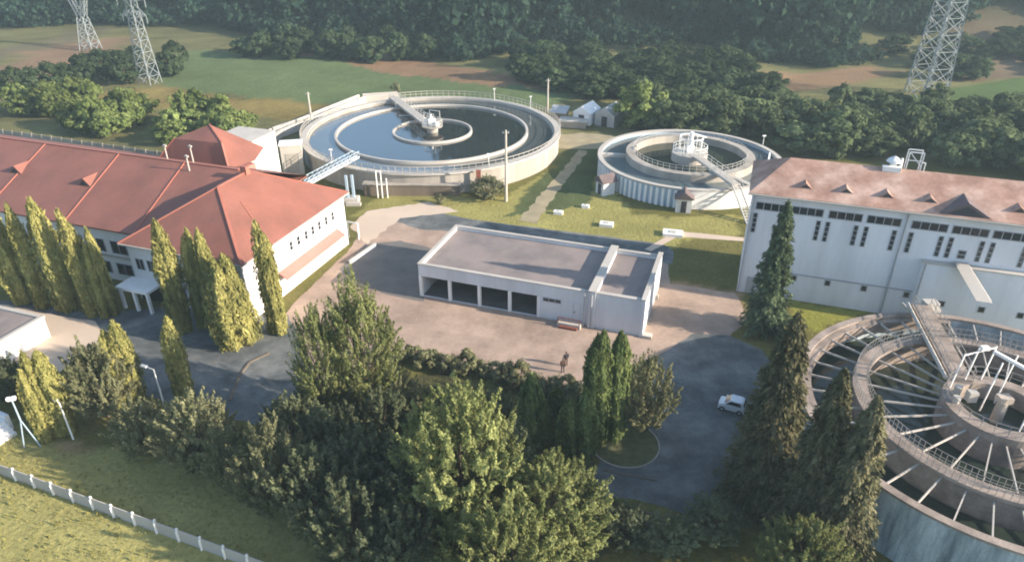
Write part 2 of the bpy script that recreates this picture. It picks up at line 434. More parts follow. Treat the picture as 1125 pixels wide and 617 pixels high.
sheet('yard', [(-27.3, 57.8),(-25.4, 69.4),(-21.3, 85.5),(-21.3, 92.2),(-17.7, 95.7),(-7.5, 93.8),(20.0, 81.7),(19.2, 75.0),(26.4, 72.8),(26.2, 66.7),(23.1, 63.4),(19.3, 63.8),(15.1, 60.1),(11.6, 57.8),(8.0, 54.0),(-0.2, 56.9),(-11.4, 59.7),(-14.6, 56.6),(-19.8, 52.7)], 0.012, YARD)
sheet('side_yard_garage_shade', [(-19.7, 86.0),(-15.2, 87.1),(-9.7, 84.1),(-10.9, 77.8),(-10.2, 70.7),(-15.3, 72.8),(-20.0, 76.8),(-21.8, 78.7)], 0.018, ASPHL)  # asphalt outlined like the garage's cast shadow, that shade kept in its tone
sheet('road_with_painted_shade', [(-15.7, 99.1),(-6.7, 94.4),(20.3, 86.0),(21.3, 83.8),(20.4, 80.2),(-7.3, 89.8),(-13.1, 90.7),(-17.1, 93.8)], 0.022, ASPH)  # dark strip along the process building's shadow, shade painted as asphalt
sheet('front_road', [(-65.9, 71.1),(-57.4, 71.1),(-47.4, 68.1),(-37.9, 70.0),(-25.2, 67.9),(-22.5, 63.1),(-18.6, 55.5),(-21.2, 48.8),(-30.4, 51.6),(-39.1, 55.5),(-44.0, 63.1),(-50.9, 67.1),(-63.8, 68.1)], 0.020, ASPH)
sheet('driveway_tank_shade', [(15.1, 59.9),(19.3, 64.0),(23.2, 63.8),(26.0, 61.0),(26.8, 55.5),(22.2, 43.2),(18.8, 39.3),(13.7, 38.8),(9.8, 40.5),(6.6, 40.7),(6.5, 43.2),(8.2, 45.8),(11.2, 49.3),(13.3, 54.0)], 0.026, ASPH)  # asphalt edged along the near tank's shadow, shade painted into the sheet
sheet('concrete_apron', [(-66.9, 71.1),(-59.0, 70.3),(-53.0, 68.3),(-46.0, 66.5),(-43.2, 63.1),(-45.0, 56.6),(-52.0, 59.1),(-59.1, 60.1)], 0.030, BEIGE)
sheet('path', [(12.2, 125.0),(13.8, 124.5),(3.3, 92.5),(1.0, 93.8)], 0.016, PATHM, 0.5)
sheet('lane', [(4.8, 133.1),(13.8, 135.4),(23.9, 132.0),(35.9, 139.0),(35.9, 135.4),(23.0, 126.0),(15.4, 125.5),(6.3, 126.0)], 0.014, PATHM, 0.5)
sheet('walkway', [(21.7, 88.9),(23.2, 90.1),(32.7, 87.7),(32.3, 86.6),(22.8, 88.3),(18.4, 83.8),(17.6, 84.4)], 0.030, BEIGE, 0.1)
sheet('gravel_apron', [(-22.9, 91.3),(-21.4, 97.1),(-12.8, 100.5),(-7.8, 97.1),(-16.2, 94.4),(-19.4, 86.0)], 0.024, BEIGE, 0.5)

# ------------------------------------------------------------------ clarifiers
def railing(mb, cx, cy, r, z, h=1.0, n=64, a0=0, a1=360, w=0.06):
    full = abs(a1-a0) > 359
    k = n if full else n+1
    P = [(cx+r*math.cos(R(a0+(a1-a0)*i/n)), cy+r*math.sin(R(a0+(a1-a0)*i/n))) for i in range(k)]
    for p in P: mb.box(p[0]-w/2, p[0]+w/2, p[1]-w/2, p[1]+w/2, z, z+h)
    for i in range(n):
        a, b = P[i], P[(i+1) % k]
        mb.bar((*a, z+h), (*b, z+h), w); mb.bar((*a, z+h*0.52), (*b, z+h*0.52), w*0.8)
    return mb
def line_railing(mb, a, b, h=1.0, step=1.5, w=0.06):
    a, b = Vector(a), Vector(b); n = max(1, int((b-a).length/step))
    for i in range(n+1):
        p = a.lerp(b, i/n); mb.box(p.x-w/2, p.x+w/2, p.y-w/2, p.y+w/2, p.z, p.z+h)
    for hh in (h, h*0.5):
        mb.bar(a+Vector((0,0,hh)), b+Vector((0,0,hh)), w)

# --- large settling tank, behind the office
T1 = (-14.5, 126.5)
t = thing('settling_tank', 'largest round settling tank with railed rim and dark water behind the garage', 'tank', (*T1, 0))
MB().ring(0,0,22.5,23.0,0,3.25,144).build('wall', CONC, t)
w = MB().ring(0,0,22.2,23.35,3.25,3.5,144).build('rim', CONCL, t)
railing(MB(), 0,0,23.25,3.5,1.1,128,0,360,.075).build('railing', CONCL, w)
MB().ring(0,0,21.9,22.2,2.4,3.3,144).build('launder', CONC, t)
MB().ring(0,0,17.05,17.45,2.2,3.4,128).build('ring_wall', CONCL, t)
MB().ring(0,0,6.9,7.25,2.2,3.35,96).build('inner_ring', CONCL, t)
MB().disc(0,0,22.4,2.95,128,17.2).build('channel_water', WATER1B, t)
MB().disc(0,0,17.2,3.0,128).build('water', WATER1, t)
mb = MB()
BE = Vector((-9.9, 20.4, 0)); bd = BE.normalized(); bp = Vector((-bd.y, bd.x, 0))
for s in (-1, 1):
    mb.bar(bd*23.6+bp*s*0.75+Vector((0,0,3.75)), bd*0.6+bp*s*0.75+Vector((0,0,3.75)), 0.25, 0.45)
mb.bar(bd*23.6+Vector((0,0,3.92)), bd*0.6+Vector((0,0,3.92)), 1.3, 0.08)
b = mb.build('bridge', CONCL, t)
mb = MB()
for s in (-1, 1): line_railing(mb, bd*23.4+bp*s*0.8+Vector((0,0,3.97)), bd*0.8+bp*s*0.8+Vector((0,0,3.97)), 1.0, 1.8, 0.07)
mb.build('railing', RAILM, b)
mb = MB(); mb.tube((0,0,2.6),(0,0,4.0),1.0,1.0,20); mb.tube((0,0,4.0),(0,0,4.15),1.9,1.9,20)
col = mb.build('centre_column', CONC, t)
mb = MB(); mb.box(-0.6,0.6,-0.5,0.5,4.15,5.4); mb.box(0.7,1.3,-0.9,-0.2,4.15,5.0); mb.tube((-0.2,0.1,5.4),(-0.2,0.1,6.3),0.25,0.2,10); mb.box(-1.5,-0.9,0,0.6,4.15,5.1)
mb.build('drive_unit', WHITEP, col)
mb = MB(); railing(mb,0,0,1.85,4.15,1.1,12,0,360,0.07)
for a in (20,110,200,290): mb.bar((1.5*math.cos(R(a)),1.5*math.sin(R(a)),4.15),(1.5*math.cos(R(a)),1.5*math.sin(R(a)),6.6),0.12)
mb.bar((1.41,0.51,6.6),(-0.51,1.41,6.6),0.12); mb.bar((-1.41,-0.51,6.6),(0.51,-1.41,6.6),0.12)
mb.build('railing', RAILM, col)
mb = MB()
for s in (0.15,): mb.bar(bd*16.8+Vector((0,0,3.05)), bd*7.4+Vector((0,0,3.05)), 0.12, 0.3)
mb.bar(bd*11+bp*0.2+Vector((0,0,3.2)), bd*12+bp*2.4+Vector((0,0,3.2)),0.15)
mb.bar(bd*19+bp*0.5+Vector((0,0,3.1)), bd*19+bp*0.5+Vector((0,0,4.3)),0.2); mb.bar(bd*17.8+bp*1.2+Vector((0,0,3.1)), bd*17.8+bp*1.2+Vector((0,0,4.2)),0.25)
mb.build('scraper', RAILM, t)
for k, a in enumerate((-62, 62, 38, -128)):
    lp = MB(); x, y = 23.1*math.cos(R(a)), 23.1*math.sin(R(a))
    lp.tube((x,y,3.5),(x,y,5.6),0.06,0.05,8); lp.box(x-0.25,x+0.25,y-0.12,y+0.12,5.6,5.8)
    lp.build('rim_lamp', WHITEP, t)
v = thing('valve_chamber', 'low brown concrete chamber against the foot of the largest round tank', 'chamber', (-15.6,103.0,0), R(-1))
MB().box(-7.4,7.4,0,2.6,0,1.75).build('wall', CONCB, v)
MB().box(-7.6,7.6,-0.15,2.7,1.75,1.9).build('cap', CONC, v)
mb = MB()
for x in (-0.4,0.3,1.1): mb.tube((x,0,0),(x,0,4.4 if x<1 else 3.2),0.09,0.09,8)
mb.bar((-0.4,0,4.3),(0.3,0,4.3),0.12); mb.bar((-0.4,0,2.2),(1.1,0,2.2),0.1)
o = mb.build('pipe_stand', WHITEP); o.location = (-20.3,102.2,0); tag(o, 'white upright vent pipes before the largest tank wall', 'pipes')
mb = MB(); mb.box(-0.35,0.35,-0.2,0.2,0,1.5); mb.box(-0.4,0.4,-0.25,0.25,1.5,1.58)
o = mb.build('control_cabinet', ORANGE); o.location = (-5.2,104.2,1.75); o.location.z = 2.2
mb2 = MB().box(-0.3,0.3,-0.2,0.2,-2.2,0.0); mb2.build('stand', METAL, o)
tag(o, 'small rust coloured control cabinet on the wall of the largest tank', 'cabinet')

# pipe bridge from the office to the tank
t = thing('pipe_bridge', 'pale blue pipe bridge from red roofed office to the largest round tank', 'bridge', (-24.4,100.5,0))
a, b = Vector((-5.2,-6.5,5.2)), Vector((-0.5,8.6,4.3))
d = (b-a).normalized(); s = d.cross(Vector((0,0,1))).normalized()
MB().bar(a+Vector((0,0,-0.2)), b+Vector((0,0,-0.2)), 1.0, 0.1).build('deck', METAL, t)
for q in (-0.5,0.5):
    mb = MB(); mb.bar(a+s*q, b+s*q, 0.1, 0.22); mb.bar(a+s*q+Vector((0,0,.9)), b+s*q+Vector((0,0,.9)), 0.07)
    for k in range(13):
        p = a.lerp(b, k/12)+s*q; p2 = a.lerp(b, min(1,(k+1)/12))+s*q
        mb.bar(p, p+Vector((0,0,.9)), .06)
        if k < 12: mb.bar(p, p2+Vector((0,0,.9)), .05)
    mb.build('truss', BLUEP, t)
MB().tube(a+Vector((0,0,0.1)), b+Vector((0,0,0.1)), 0.2, 0.2, 10).build('pipe', METAL, t)
mb = MB(); mb.bar((-0.5,0,0),(-0.5,0,4.3),0.35); mb.bar((0.35,0.2,0),(0.35,0.2,4.3),0.35); mb.build('column', BLUEP, t)
mb = MB(); mb.box(-1.1,1.1,-0.9,0.9,0,0.8); mb.box(-0.6,1.6,-1.6,-0.9,0,0.45); mb.build('base', CONCL, t)

# --- second tank, between the garage and the trees
T2 = (29.3, 112.6)
t = thing('thickener_tank', 'round tank with ribbed blue and white wall and raised inner ring', 'tank', (*T2, 0))
MB().ring(0,0,14.45,14.9,0,2.85,128).build('wall', BLUEP, t)
MB().ring(0,0,14.3,15.05,2.85,3.1,128).build('rim', CONCL, t)
rib = None
for k in range(20):
    an = 183 + k*3.55
    if rib is None:
        rib = MB().add([(14.9,-0.22,0),(15.12,-0.22,0),(15.12,0.22,0),(14.9,0.22,0),(14.9,-0.22,2.75),(15.06,-0.22,2.75),(15.06,0.22,2.75),(14.9,0.22,2.75)],
                 [(0,3,2,1),(4,5,6,7),(0,1,5,4),(1,2,6,5),(2,3,7,6),(3,0,4,7)]).mesh('rib'); rib.materials.append(WHITEP)
    o = link('rib', rib, t); o.rotation_euler = (0,0,R(an))
MB().ring(0,0,14.9,15.0,0,2.84,40,254,320).build('white_panel', WHITE, t)
MB().disc(0,0,14.45,2.45,96,10.3).build('channel_water', WATERT, t)
MB().ring(0,0,9.1,10.4,1.5,3.7,112).build('ring_wall', CONC, t)
mb = MB(); railing(mb,0,0,9.2,3.7,0.9,56,0,360,0.05); mb.build('railing', RAILM, t)
MB().disc(0,0,9.1,2.5,96).build('water', WATERG, t)
mb = MB(); mb.tube((0,0,1.5),(0,0,3.9),2.9,2.9,32); h = mb.build('centre_hub', CONCL, t)
mb = MB(); railing(mb,0,0,2.75,3.9,1.1,16,0,360,0.07)
for a in range(0,360,45): mb.bar((1.9*math.cos(R(a)),1.9*math.sin(R(a)),3.9),(1.9*math.cos(R(a)),1.9*math.sin(R(a)),6.4),0.12)
mb.ring(0,0,1.82,1.98,6.3,6.45,24); mb.tube((0,0,3.9),(0,0,7.2),0.35,0.3,10); mb.bar((0,0,7.0),(2.6,0.4,6.2),0.14); mb.box(-0.6,0.6,-0.5,0.5,3.9,5.0)
mb.build('frame', WHITEP, h)
mb = MB(); e = Vector((3.5,-14.8,0)).normalized(); ep = Vector((-e.y,e.x,0))
mb.bar(e*2.6+Vector((0,0,3.85)), e*15.3+Vector((0,0,3.85)), 1.4, 0.3)
b = mb.build('bridge', CONCL, t)
mb = MB()
for s in (-1,1): line_railing(mb, e*2.6+ep*s*0.65+Vector((0,0,4.0)), e*15.2+ep*s*0.65+Vector((0,0,4.0)), 1.0, 1.6, 0.06)
mb.build('railing', RAILM, b)
mb = MB()
for s in (-1,1):
    mb.bar(e*15.3+ep*s*0.6+Vector((0,0,3.8)), e*20.5+ep*s*0.6+Vector((0,0,0.05)), 0.12, 0.25); mb.bar(e*15.3+ep*s*0.6+Vector((0,0,4.8)), e*20.5+ep*s*0.6+Vector((0,0,1.05)), 0.06)
for k in range(14):
    p = (e*15.3+Vector((0,0,3.8))).lerp(e*20.5+Vector((0,0,0.05)), (k+.5)/14); mb.bar(p-ep*0.6, p+ep*0.6, 0.28, 0.05)
mb.build('stair', RAILM, t)
MB().ring(0,0,10.4,14.5,2.0,2.98,4,170,174).build('cross_wall', CONCL, t)
MB().ring(0,0,10.4,14.5,2.0,2.98,4,296,300).build('cross_wall', CONCL, t)
mb = MB()
mb.bar((12.1,-3.0,2.9),(14.6,3.6,2.9),0.3); mb.tube((14.0,6.0,3.1),(14.0,6.0,4.6),0.06,0.05,8); mb.box(13.7,14.3,5.9,6.1,4.6,4.8)
mb.build('rim_lamp', WHITEP, t)
# basin behind the process building
t = thing('round_basin', 'round basin half hidden behind the process building roof', 'tank', (56.5,99.0,0))
MB().ring(0,0,12.5,13.0,0,1.2,96).build('wall', CONC, t)
MB().ring(0,0,12.4,13.1,1.2,1.4,96).build('rim', CONCL, t)
MB().disc(0,0,12.5,0.6,72).build('water', WATERG, t)

def kiosk(x, y, rz, label, w=2.0, d=2.0, h=2.1):
    k = thing('kiosk', label, 'kiosk', (x,y,0), rz)
    MB().box(-w/2,w/2,-d/2,d/2,0,h).build('wall', WHITE, k)
    MB().extr([(-w/2-.35,0,h-.1),(w/2+.35,0,h-.1),(0,0,h+1.0)], (0,-d/2-.35,0), (0,d/2+.35,0)).build('roof', RUSTDARK, k)
    dd = MB().box(-0.4,0.4,-d/2-0.05,-d/2+0.02,0.05,1.8).build('door', DARK, k)
    MB().box(0.2,0.3,-d/2-0.1,-d/2-0.05,0.85,0.95).build('handle', METAL, dd)
kiosk(14.6,104.2,R(-60),'small pump kiosk with dark gabled roof at left end of ribbed tank', 2.0,2.2,2.2)
kiosk(25.4,97.4,R(-12),'small white kiosk with brown gabled roof and door before ribbed tank', 2.2,2.0,2.3)

# --- near tank with the radial beams
T3 = (38.7, 44.3)
t = thing('aeration_tank', 'near round tank with radial roof beams over green water', 'tank', (*T3, 0))
MB().ring(0,0,14.65,15.05,0,5.3,160).build('wall', BLUEW, t)
MB().ring(0,0,14.55,15.2,5.3,5.5,160).build('rim', CONCD, t)
mb = MB(); mb.ring(0,0,13.95,14.6,5.05,5.25,90,75,190); mb.ring(0,0,13.9,14.05,4.3,5.05,90,75,190)
mb.build('walkway', CONCD, t)
MB().disc(0,0,14.66,3.2,128,10.6).build('channel_water', WATERG, t)
MB().ring(0,0,9.6,10.75,5.45,5.7,144).build('ring_walkway', CONCD, t)
MB().ring(0,0,10.0,10.4,0,5.45,144).build('ring_wall', CONCD, t)
MB().disc(0,0,10.0,3.4,112).build('water', WATERG, t)
railing(MB(),0,0,9.7,5.7,0.95,150,0,360,0.035).build('railing', RAILD, t); railing(MB(),0,0,10.65,5.7,0.95,150,0,360,0.035).build('railing', RAILD, t)
bm1 = MB().box(10.4,14.7,-0.048,0.048,5.08,5.25).mesh('beam'); bm1.materials.append(CONCL)
bm2 = MB().box(3.9,9.7,-0.045,0.045,5.28,5.44).mesh('beam'); bm2.materials.append(CONCL)
for k in range(40):
    o = link('beam', bm1, t); o.rotation_euler = (0,0,R(4+k*9))
for k in range(28):
    o = link('inner_beam', bm2, t); o.rotation_euler = (0,0,R(2+k*360/28))
MB().ring(0,0,3.0,4.15,2.5,6.1,72).build('hub_ring', CONCD, t)
MB().disc(0,0,3.05,4.6,48).build('hub_water', WATERG, t)
mb = MB(); mb.tube((0,0,2),(0,0,6.6),0.45,0.4,16); mb.box(-0.5,0.5,-0.4,0.4,6.6,7.1); h = mb.build('drive_unit', CONCW, t)
for q in ((-2.3,-1.6,0.6,1.2,6.0,6.9),(1.5,2.2,-1.4,-0.8,4.6,6.4)): MB().box(*q).build('motor_box', CONCL, h)
for (x,y,z) in ((-2.6,1.7,6.8),(-3.3,0.6,6.6)): MB().tube((x,y,5.9),(x,y,z),0.3,0.3,10).build('valve', CONCL, h)
railing(MB(),0,0,4.0,6.1,1.0,28,0,360,0.04).build('hub_railing', RAILD, h)
for (x,y) in ((-2.9,2.4),(-1.2,3.3),(0.3,3.5),(1.2,2.2),(-0.2,-2.6),(2.2,-1.4),(-0.6,1.2)):
    MB().bar((x,y,4.7),(x+0.5,y+0.2,9.3),0.09).build('mast', WHITEP, h)
MB().bar((-2.4,2.6,9.2),(0.8,3.7,9.2),0.08).build('tie_bar', WHITEP, h)
mb = MB(); mb.bar((-0.2,2.5,9.6),(4.6,-1.6,8.0),0.24); mb.bar((4.6,-1.6,8.0),(4.6,-1.6,6.0),0.25); mb.box(-0.9,-0.3,2.9,3.3,9.4,9.7)
mb.build('boom', WHITEP, h)
p0, p1 = Vector((-1.3,3.3,6.05)), Vector((1.4,15.4,6.05)); e = (p1-p0).normalized(); ep = Vector((-e.y,e.x,0))
b = MB().bar(p0, p1, 1.7, 0.35).build('bridge', CONCD, t)
for s in (-1,1):
    mb = MB(); line_railing(mb, p0+ep*s*0.8+Vector((0,0,.18)), p1+ep*s*0.8+Vector((0,0,.18)), 1.05, 1.3, 0.045); mb.build('railing', RAILD, b)
MB().tube(p0+ep*1.25+Vector((0,0,.2)), p1+ep*1.25+Vector((0,0,.2)), 0.16, 0.16, 8).build('pipe', CONCL, b)
mb = MB(); mb.box(0.2,3.4,15.1,16.6,5.5,5.8); mb.box(1.9,3.2,15.3,16.3,5.8,6.4); mb.build('landing', CONCL, t)

# ------------------------------------------------------------------ buildings
def window(parent, x, z0, w, h, y=0.0, cols=1, rows=1, side='front', frame=0.08, name='window'):
    """a frame standing 5 cm proud of the wall with panes set back in it; the window is a part, panes are its pieces"""
    def P(a, d, z): return (a, y-d, z) if side == 'front' else (y+d, a, z)
    def bx(mb, a0, a1, d0, d1, z0_, z1_):
        if side == 'front': mb.box(a0,a1,y-d1,y-d0,z0_,z1_)
        else: mb.box(y+d0,y+d1,a0,a1,z0_,z1_)
    mb = MB()
    bx(mb, x, x+w, 0.002, 0.05, z0, z0+frame); bx(mb, x, x+w, 0.002, 0.05, z0+h-frame, z0+h)
    iw = (w-frame)/cols; ih = (h-frame)/rows
    for c in range(cols+1): bx(mb, x+iw*c, x+iw*c+frame, 0.003, 0.051, z0+frame, z0+h-frame)
    for r in range(1, rows): bx(mb, x+frame, x+w-frame, 0.004, 0.045, z0+ih*r, z0+ih*r+frame)
    f = mb.build(name, FRAME, parent)
    for c in range(cols):
        for r in range(rows):
            g = MB(); bx(g, x+iw*c+frame, x+iw*(c+1), 0.001, 0.012, z0+ih*r+frame, z0+ih*(r+1)); g.build('pane', GLASS, f)
    return f

# --- process building on the right
DO = (26.7, 73.3)
DL, DD, DZ = 34.0, 10.0, 12.4
t = thing('process_building', 'tall white process building with weathered tile roof and rows of dark windows', 'building', (*DO,0), GRID)
MB().box(0,DL,0,DD,0,DZ).build('wall', DWALL, t)
RZ = 15.3
rf = MB().add([(-.5,-.5,DZ),(DL+.5,-.5,DZ),(DL+.5,DD+.5,DZ),(-.5,DD+.5,DZ),(-.5,-.5,DZ+.25),(DL+.5,-.5,DZ+.25),(DL+.5,DD+.5,DZ+.25),(-.5,DD+.5,DZ+.25),(3.4,DD/2,RZ),(DL-3.4,DD/2,RZ)],
    [(3,2,1,0),(0,1,5,4),(1,2,6,5),(2,3,7,6),(3,0,4,7),(4,5,9,8),(5,6,9),(6,7,8,9),(7,4,8)]).build('roof', RUST, t)
MB().box(-.62,DL+.6,-.66,-.5,DZ+.02,DZ+.18).build('gutter', CONCL, rf)
sl = (RZ-DZ-.25)/(DD/2+.5)
def dormer(parent, u, n0, w, hgt, m=RUST, face=DARK):
    z0 = DZ+.25+sl*(n0+.5); back = hgt/sl
    d = MB().add([(u-w/2,n0,z0),(u+w/2,n0,z0),(u,n0,z0+hgt),(u,n0+back,z0+hgt+0.01),(u-w/2,n0+.02,z0-.05),(u+w/2,n0+.02,z0-.05)],
        [(0,1,2),(0,2,3),(1,3,2),(0,3,1)]).build('dormer', m, parent)
    MB().add([(u-w*.36,n0-.01,z0+.06),(u+w*.36,n0-.01,z0+.06),(u,n0-.01,z0+hgt*.78)],[(0,1,2)]).build('vent', face, d)
for u in (5.2, 9.3, 13.3, 17.4, 25.5, 29.5): dormer(rf, u, 0.9, 1.5, 0.6)
dormer(rf, 20.6, -0.3, 4.8, 1.4, RUSTDARK)  # dark colour of this large dormer paints in the shadow beside it
mb = MB(); mb.tube((13.9,5.4,15.0),(13.9,5.4,15.9),0.35,0.35,12); mb.tube((13.9,5.4,15.9),(13.9,5.4,16.15),0.8,0.65,14); mb.tube((13.9,5.4,16.15),(13.9,5.4,16.5),0.65,0.1,14); mb.box(12.8,14.6,4.4,5.0,15.0,15.55)
mb.build('roof_vent', WHITEP, rf)
mb = MB()
for (x,y) in ((15.2,5.4),(16.6,5.4),(15.2,6.4),(16.6,6.4)): mb.bar((x,y,14.9),(x,y,17.1),0.1)
mb.bar((15.2,5.4,17.1),(16.6,5.4,17.1),0.1); mb.bar((15.2,6.4,17.1),(16.6,6.4,17.1),0.1); mb.bar((15.2,5.4,16.2),(16.6,5.4,16.2),0.08); mb.bar((15.2,5.4,17.1),(16.6,5.4,15.6),0.08); mb.tube((14.6,5.2,15),(14.6,5.2,16.4),0.18,0.12,8); mb.bar((17.0,5.6,15),(17.0,5.6,16.0),0.1); mb.bar((16.6,5.6,16.0),(17.0,5.6,16.0),0.1)
mb.build('roof_frame', WHITEP, rf)
for (u,wd) in ((0.45,3.3),(4.2,3.3),(8.0,3.4),(11.8,3.35),(16.1,3.45),(19.9,3.4),(23.6,3.4),(27.4,3.4),(31.0,2.6)):
    window(t, u, 10.6, wd, 0.95, 0, 4, 1)
for u in (0.35,6.95,7.9,10.75,11.75,14.5,16.1,18.95,19.9,22.75,23.7,26.6,27.5):
    window(t, u, 7.8, 0.5, 2.4, 0, 1, 4, frame=0.07)
for u in (5.6,9.2,13.0,17.3): window(t, u, 2.45, 0.65, 0.75, 0, 1, 1)
MB().box(5.0,18.1,-0.09,-0.003,3.3,3.42).build('ledge', FRAME, t)
for u in (0.12,15.6): MB().tube((u,-0.12,0.1),(u,-0.12,12.3),0.08,0.08,8).build('downpipe', FRAME, t)
bl = MB().box(18.2,34.0,-0.8,-0.003,0,7.25).build('annexe', DWALL, t)
MB().box(18.05,34.1,-0.95,-0.003,7.25,7.38).build('cap', CONCL, bl)
MB().tube((18.35,-0.9,0.1),(18.35,-0.9,7.2),0.08,0.08,8).build('downpipe', FRAME, bl)
for u in (20.6,24.4,28.0): window(bl, u, 2.4, 0.7, 0.75, -0.8, 1, 1)
window(t, 21.1, 7.9, 0.8, 1.0, 0, 1, 2)
mb = MB(); mb.add([(21.0,-0.85,7.6),(22.3,-0.85,7.6),(22.3,-0.1,7.6),(21.0,-0.1,7.6),(22.6,-5.2,5.9),(24.0,-5.2,5.9),(24.0,-4.4,5.9),(22.6,-4.4,5.9)],
    [(0,1,2,3),(4,7,6,5),(0,4,5,1),(1,5,6,2),(2,6,7,3),(3,7,4,0)]); mb.build('chute', CONCL, t)
mb = MB(); mb.box(0.9,1.9,-0.06,-0.003,0.05,2.2); d = mb.build('door', FRAME, t); MB().box(1.7,1.78,-0.12,-0.06,1.0,1.15).build('handle', METAL, d)

# --- open garage
GO = (-10.8, 72.2)
t = thing('garage', 'low flat roofed garage with four open bays and white parapet', 'garage', (*GO,0), GRID)
GL_, GD = 26.2, 11.2
mb = MB()
mb.box(0,GL_,GD-.3,GD,0,4.2); mb.box(0,.3,0.02,GD-.3,0,4.2)
mb.box(0.0,20.2,0,.3,2.7,4.2); mb.box(14.6,20.2,0,.3,0,2.7); mb.box(0,14.6,.02,.3,-.02,.02)
mb.build('wall', GWALL, t)
mb = MB(); mb.box(20.2,20.9,-.35,GD+.05,0,4.55); mb.box(20.9,GL_,-.15,.25,0,4.35); mb.box(GL_-.35,GL_+.02,-.35,GD+.05,0,4.55)
mb.build('end_bay_wall', GWALL, t)
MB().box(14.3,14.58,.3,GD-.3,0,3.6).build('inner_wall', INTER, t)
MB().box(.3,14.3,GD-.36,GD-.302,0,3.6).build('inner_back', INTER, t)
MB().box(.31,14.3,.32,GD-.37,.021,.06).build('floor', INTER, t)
MB().box(.3,20.2,.3,GD-.3,3.62,3.78).build('roof', FLAT, t)
MB().box(20.9,GL_-.35,.25,GD-.3,3.6,3.76).build('end_roof', FLAT, t)
mb = MB(); mb.box(-.08,20.2,-.08,.38,4.2,4.3); mb.box(-.08,.38,.38,GD-.38,4.2,4.3); mb.box(-.08,20.2,GD-.38,GD+.08,4.2,4.3); mb.box(20.1,21.0,-.42,GD+.1,4.55,4.63); mb.box(21.0,GL_-.45,-.22,.33,4.35,4.43); mb.box(GL_-.45,GL_+.1,-.42,GD+.1,4.55,4.63); mb.box(21.0,GL_-.45,GD-.38,GD+.08,4.2,4.3)
mb.build('parapet_cap', CONCL, t)
for u in (0.0,3.65,7.3,10.95,14.35): MB().box(u,u+.32,-.04,.34,0,2.69).build('pillar', WHITEP, t)
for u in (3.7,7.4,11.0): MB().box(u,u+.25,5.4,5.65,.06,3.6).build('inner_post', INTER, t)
window(t, 15.0, 2.2, 2.1, 0.5, 0, 3, 1)
d = MB().box(17.8,19.2,-.06,-.003,0.5,2.6).build('door', GWALL, t); MB().box(18.46,18.5,-.075,-.06,.55,2.55).build('seam', FRAME, d); MB().box(18.6,18.68,-.12,-.06,1.4,1.6).build('handle', DARK, d)
for u in (19.75,20.55): MB().tube((u,-.45,.1),(u,-.45,4.2),.07,.07,8).build('downpipe', FRAME, t)
st = MB().box(17.0,19.6,-1.2,-.07,0,.5).build('loading_step', CONCL, t)
mb = MB(); line_railing(mb,(17.1,-1.15,.5),(19.5,-1.15,.5),.7,1.2,.07); mb.box(17.3,19.3,-1.5,-1.21,.05,.3); mb.build('rail', ORANGE, st)
MB().box(26.24,26.6,8.0,8.6,0,.6).build('drain_box', CONC, t)
MB().box(26.24,27.2,-.5,.3,0,.35).build('plinth', CONCL, t)

# --- office: long wing, front wing with hip roof, rear block
BO = (-28.7, 66.6)
BW, BD, BZ = 15.4, 20.6, 7.1
t = thing('office_building', 'long white office building with red metal roofs behind the cypress row', 'building', (*BO,0), GRID)
MB().box(-BW,0,0,BD,0,BZ).build('wall', WHITE, t)
ov = .55
rf = MB().add([(-BW-ov,-ov,BZ),(ov,-ov,BZ),(ov,BD+ov,BZ),(-BW-ov,BD+ov,BZ),(-BW-ov,-ov,BZ+.22),(ov,-ov,BZ+.22),(ov,BD+ov,BZ+.22),(-BW-ov,BD+ov,BZ+.22),(-BW/2,7.4,12.1),(-BW/2,12.9,12.1)],
    [(3,2,1,0),(0,1,5,4),(1,2,6,5),(2,3,7,6),(3,0,4,7),(4,5,8),(5,6,9,8),(6,7,9),(7,4,8,9)]).build('roof', RED, t)
def seam(parent, a, b, w=.16): MB().bar(a, b, w, .12).build('seam', REDSEAM, parent)
seam(rf, (ov,-ov,BZ+.25),(-BW/2,7.4,12.14),.3); seam(rf, (-BW-ov,-ov,BZ+.25),(-BW/2,7.4,12.14),.25); seam(rf, (ov,BD+ov,BZ+.25),(-BW/2,12.9,12.14),.25); seam(rf, (-BW/2,7.3,12.15),(-BW/2,13,12.15),.3)
seam(rf, (ov,4.5,BZ+.27),(-BW/2+2.6,7.6,10.6),.1)
MB().box(-BW-ov,ov,-ov-.14,-ov-.004,BZ+.04,BZ+.2).build('gutter', CONCL, rf)
MB().box(ov+.004,ov+.14,-ov,BD+ov,BZ+.04,BZ+.2).build('gutter', CONCL, rf)
mb = MB(); mb.box(-BW/2-.4,-BW/2+.4,12.0,12.7,11.7,12.9); mb.build('chimney', REDSEAM, rf)
# long wing
AW0, AW1, AN0, AN1 = -78.0, -15.42, 2.6, 24.5
MB().box(AW0,AW1,AN0,AN1,0,BZ-.15).build('long_wing_wall', WHITE, t)
AR = 13.4
rf2 = MB().add([(AW0,AN0-ov,BZ-.13),(-8.2,AN0-ov,BZ-.13),(-8.2,AN1+ov,BZ-.13),(AW0,AN1+ov,BZ-.13),(AW0,AN0-ov,BZ+.05),(-8.2,AN0-ov,BZ+.05),(-8.2,AN1+ov,BZ+.05),(AW0,AN1+ov,BZ+.05),(AW0,AR,11.85),(-8.2,AR,11.85)],
    [(3,2,1,0),(0,1,5,4),(1,2,6,5),(2,3,7,6),(3,0,4,8,7),(4,5,9,8),(6,7,8,9)]).build('long_wing_roof', RED, t)
asl = (11.85-BZ-.05)/(AR-AN0+ov)
for u in (-17.6,-28.0,-40.6,-52.5,-64.5): seam(rf2, (u+1.2,AN0-ov,BZ+.09),(u,AR,11.9),.14)
seam(rf2, (AW0,AR,11.88),(-9.5,AR,11.88),.3)
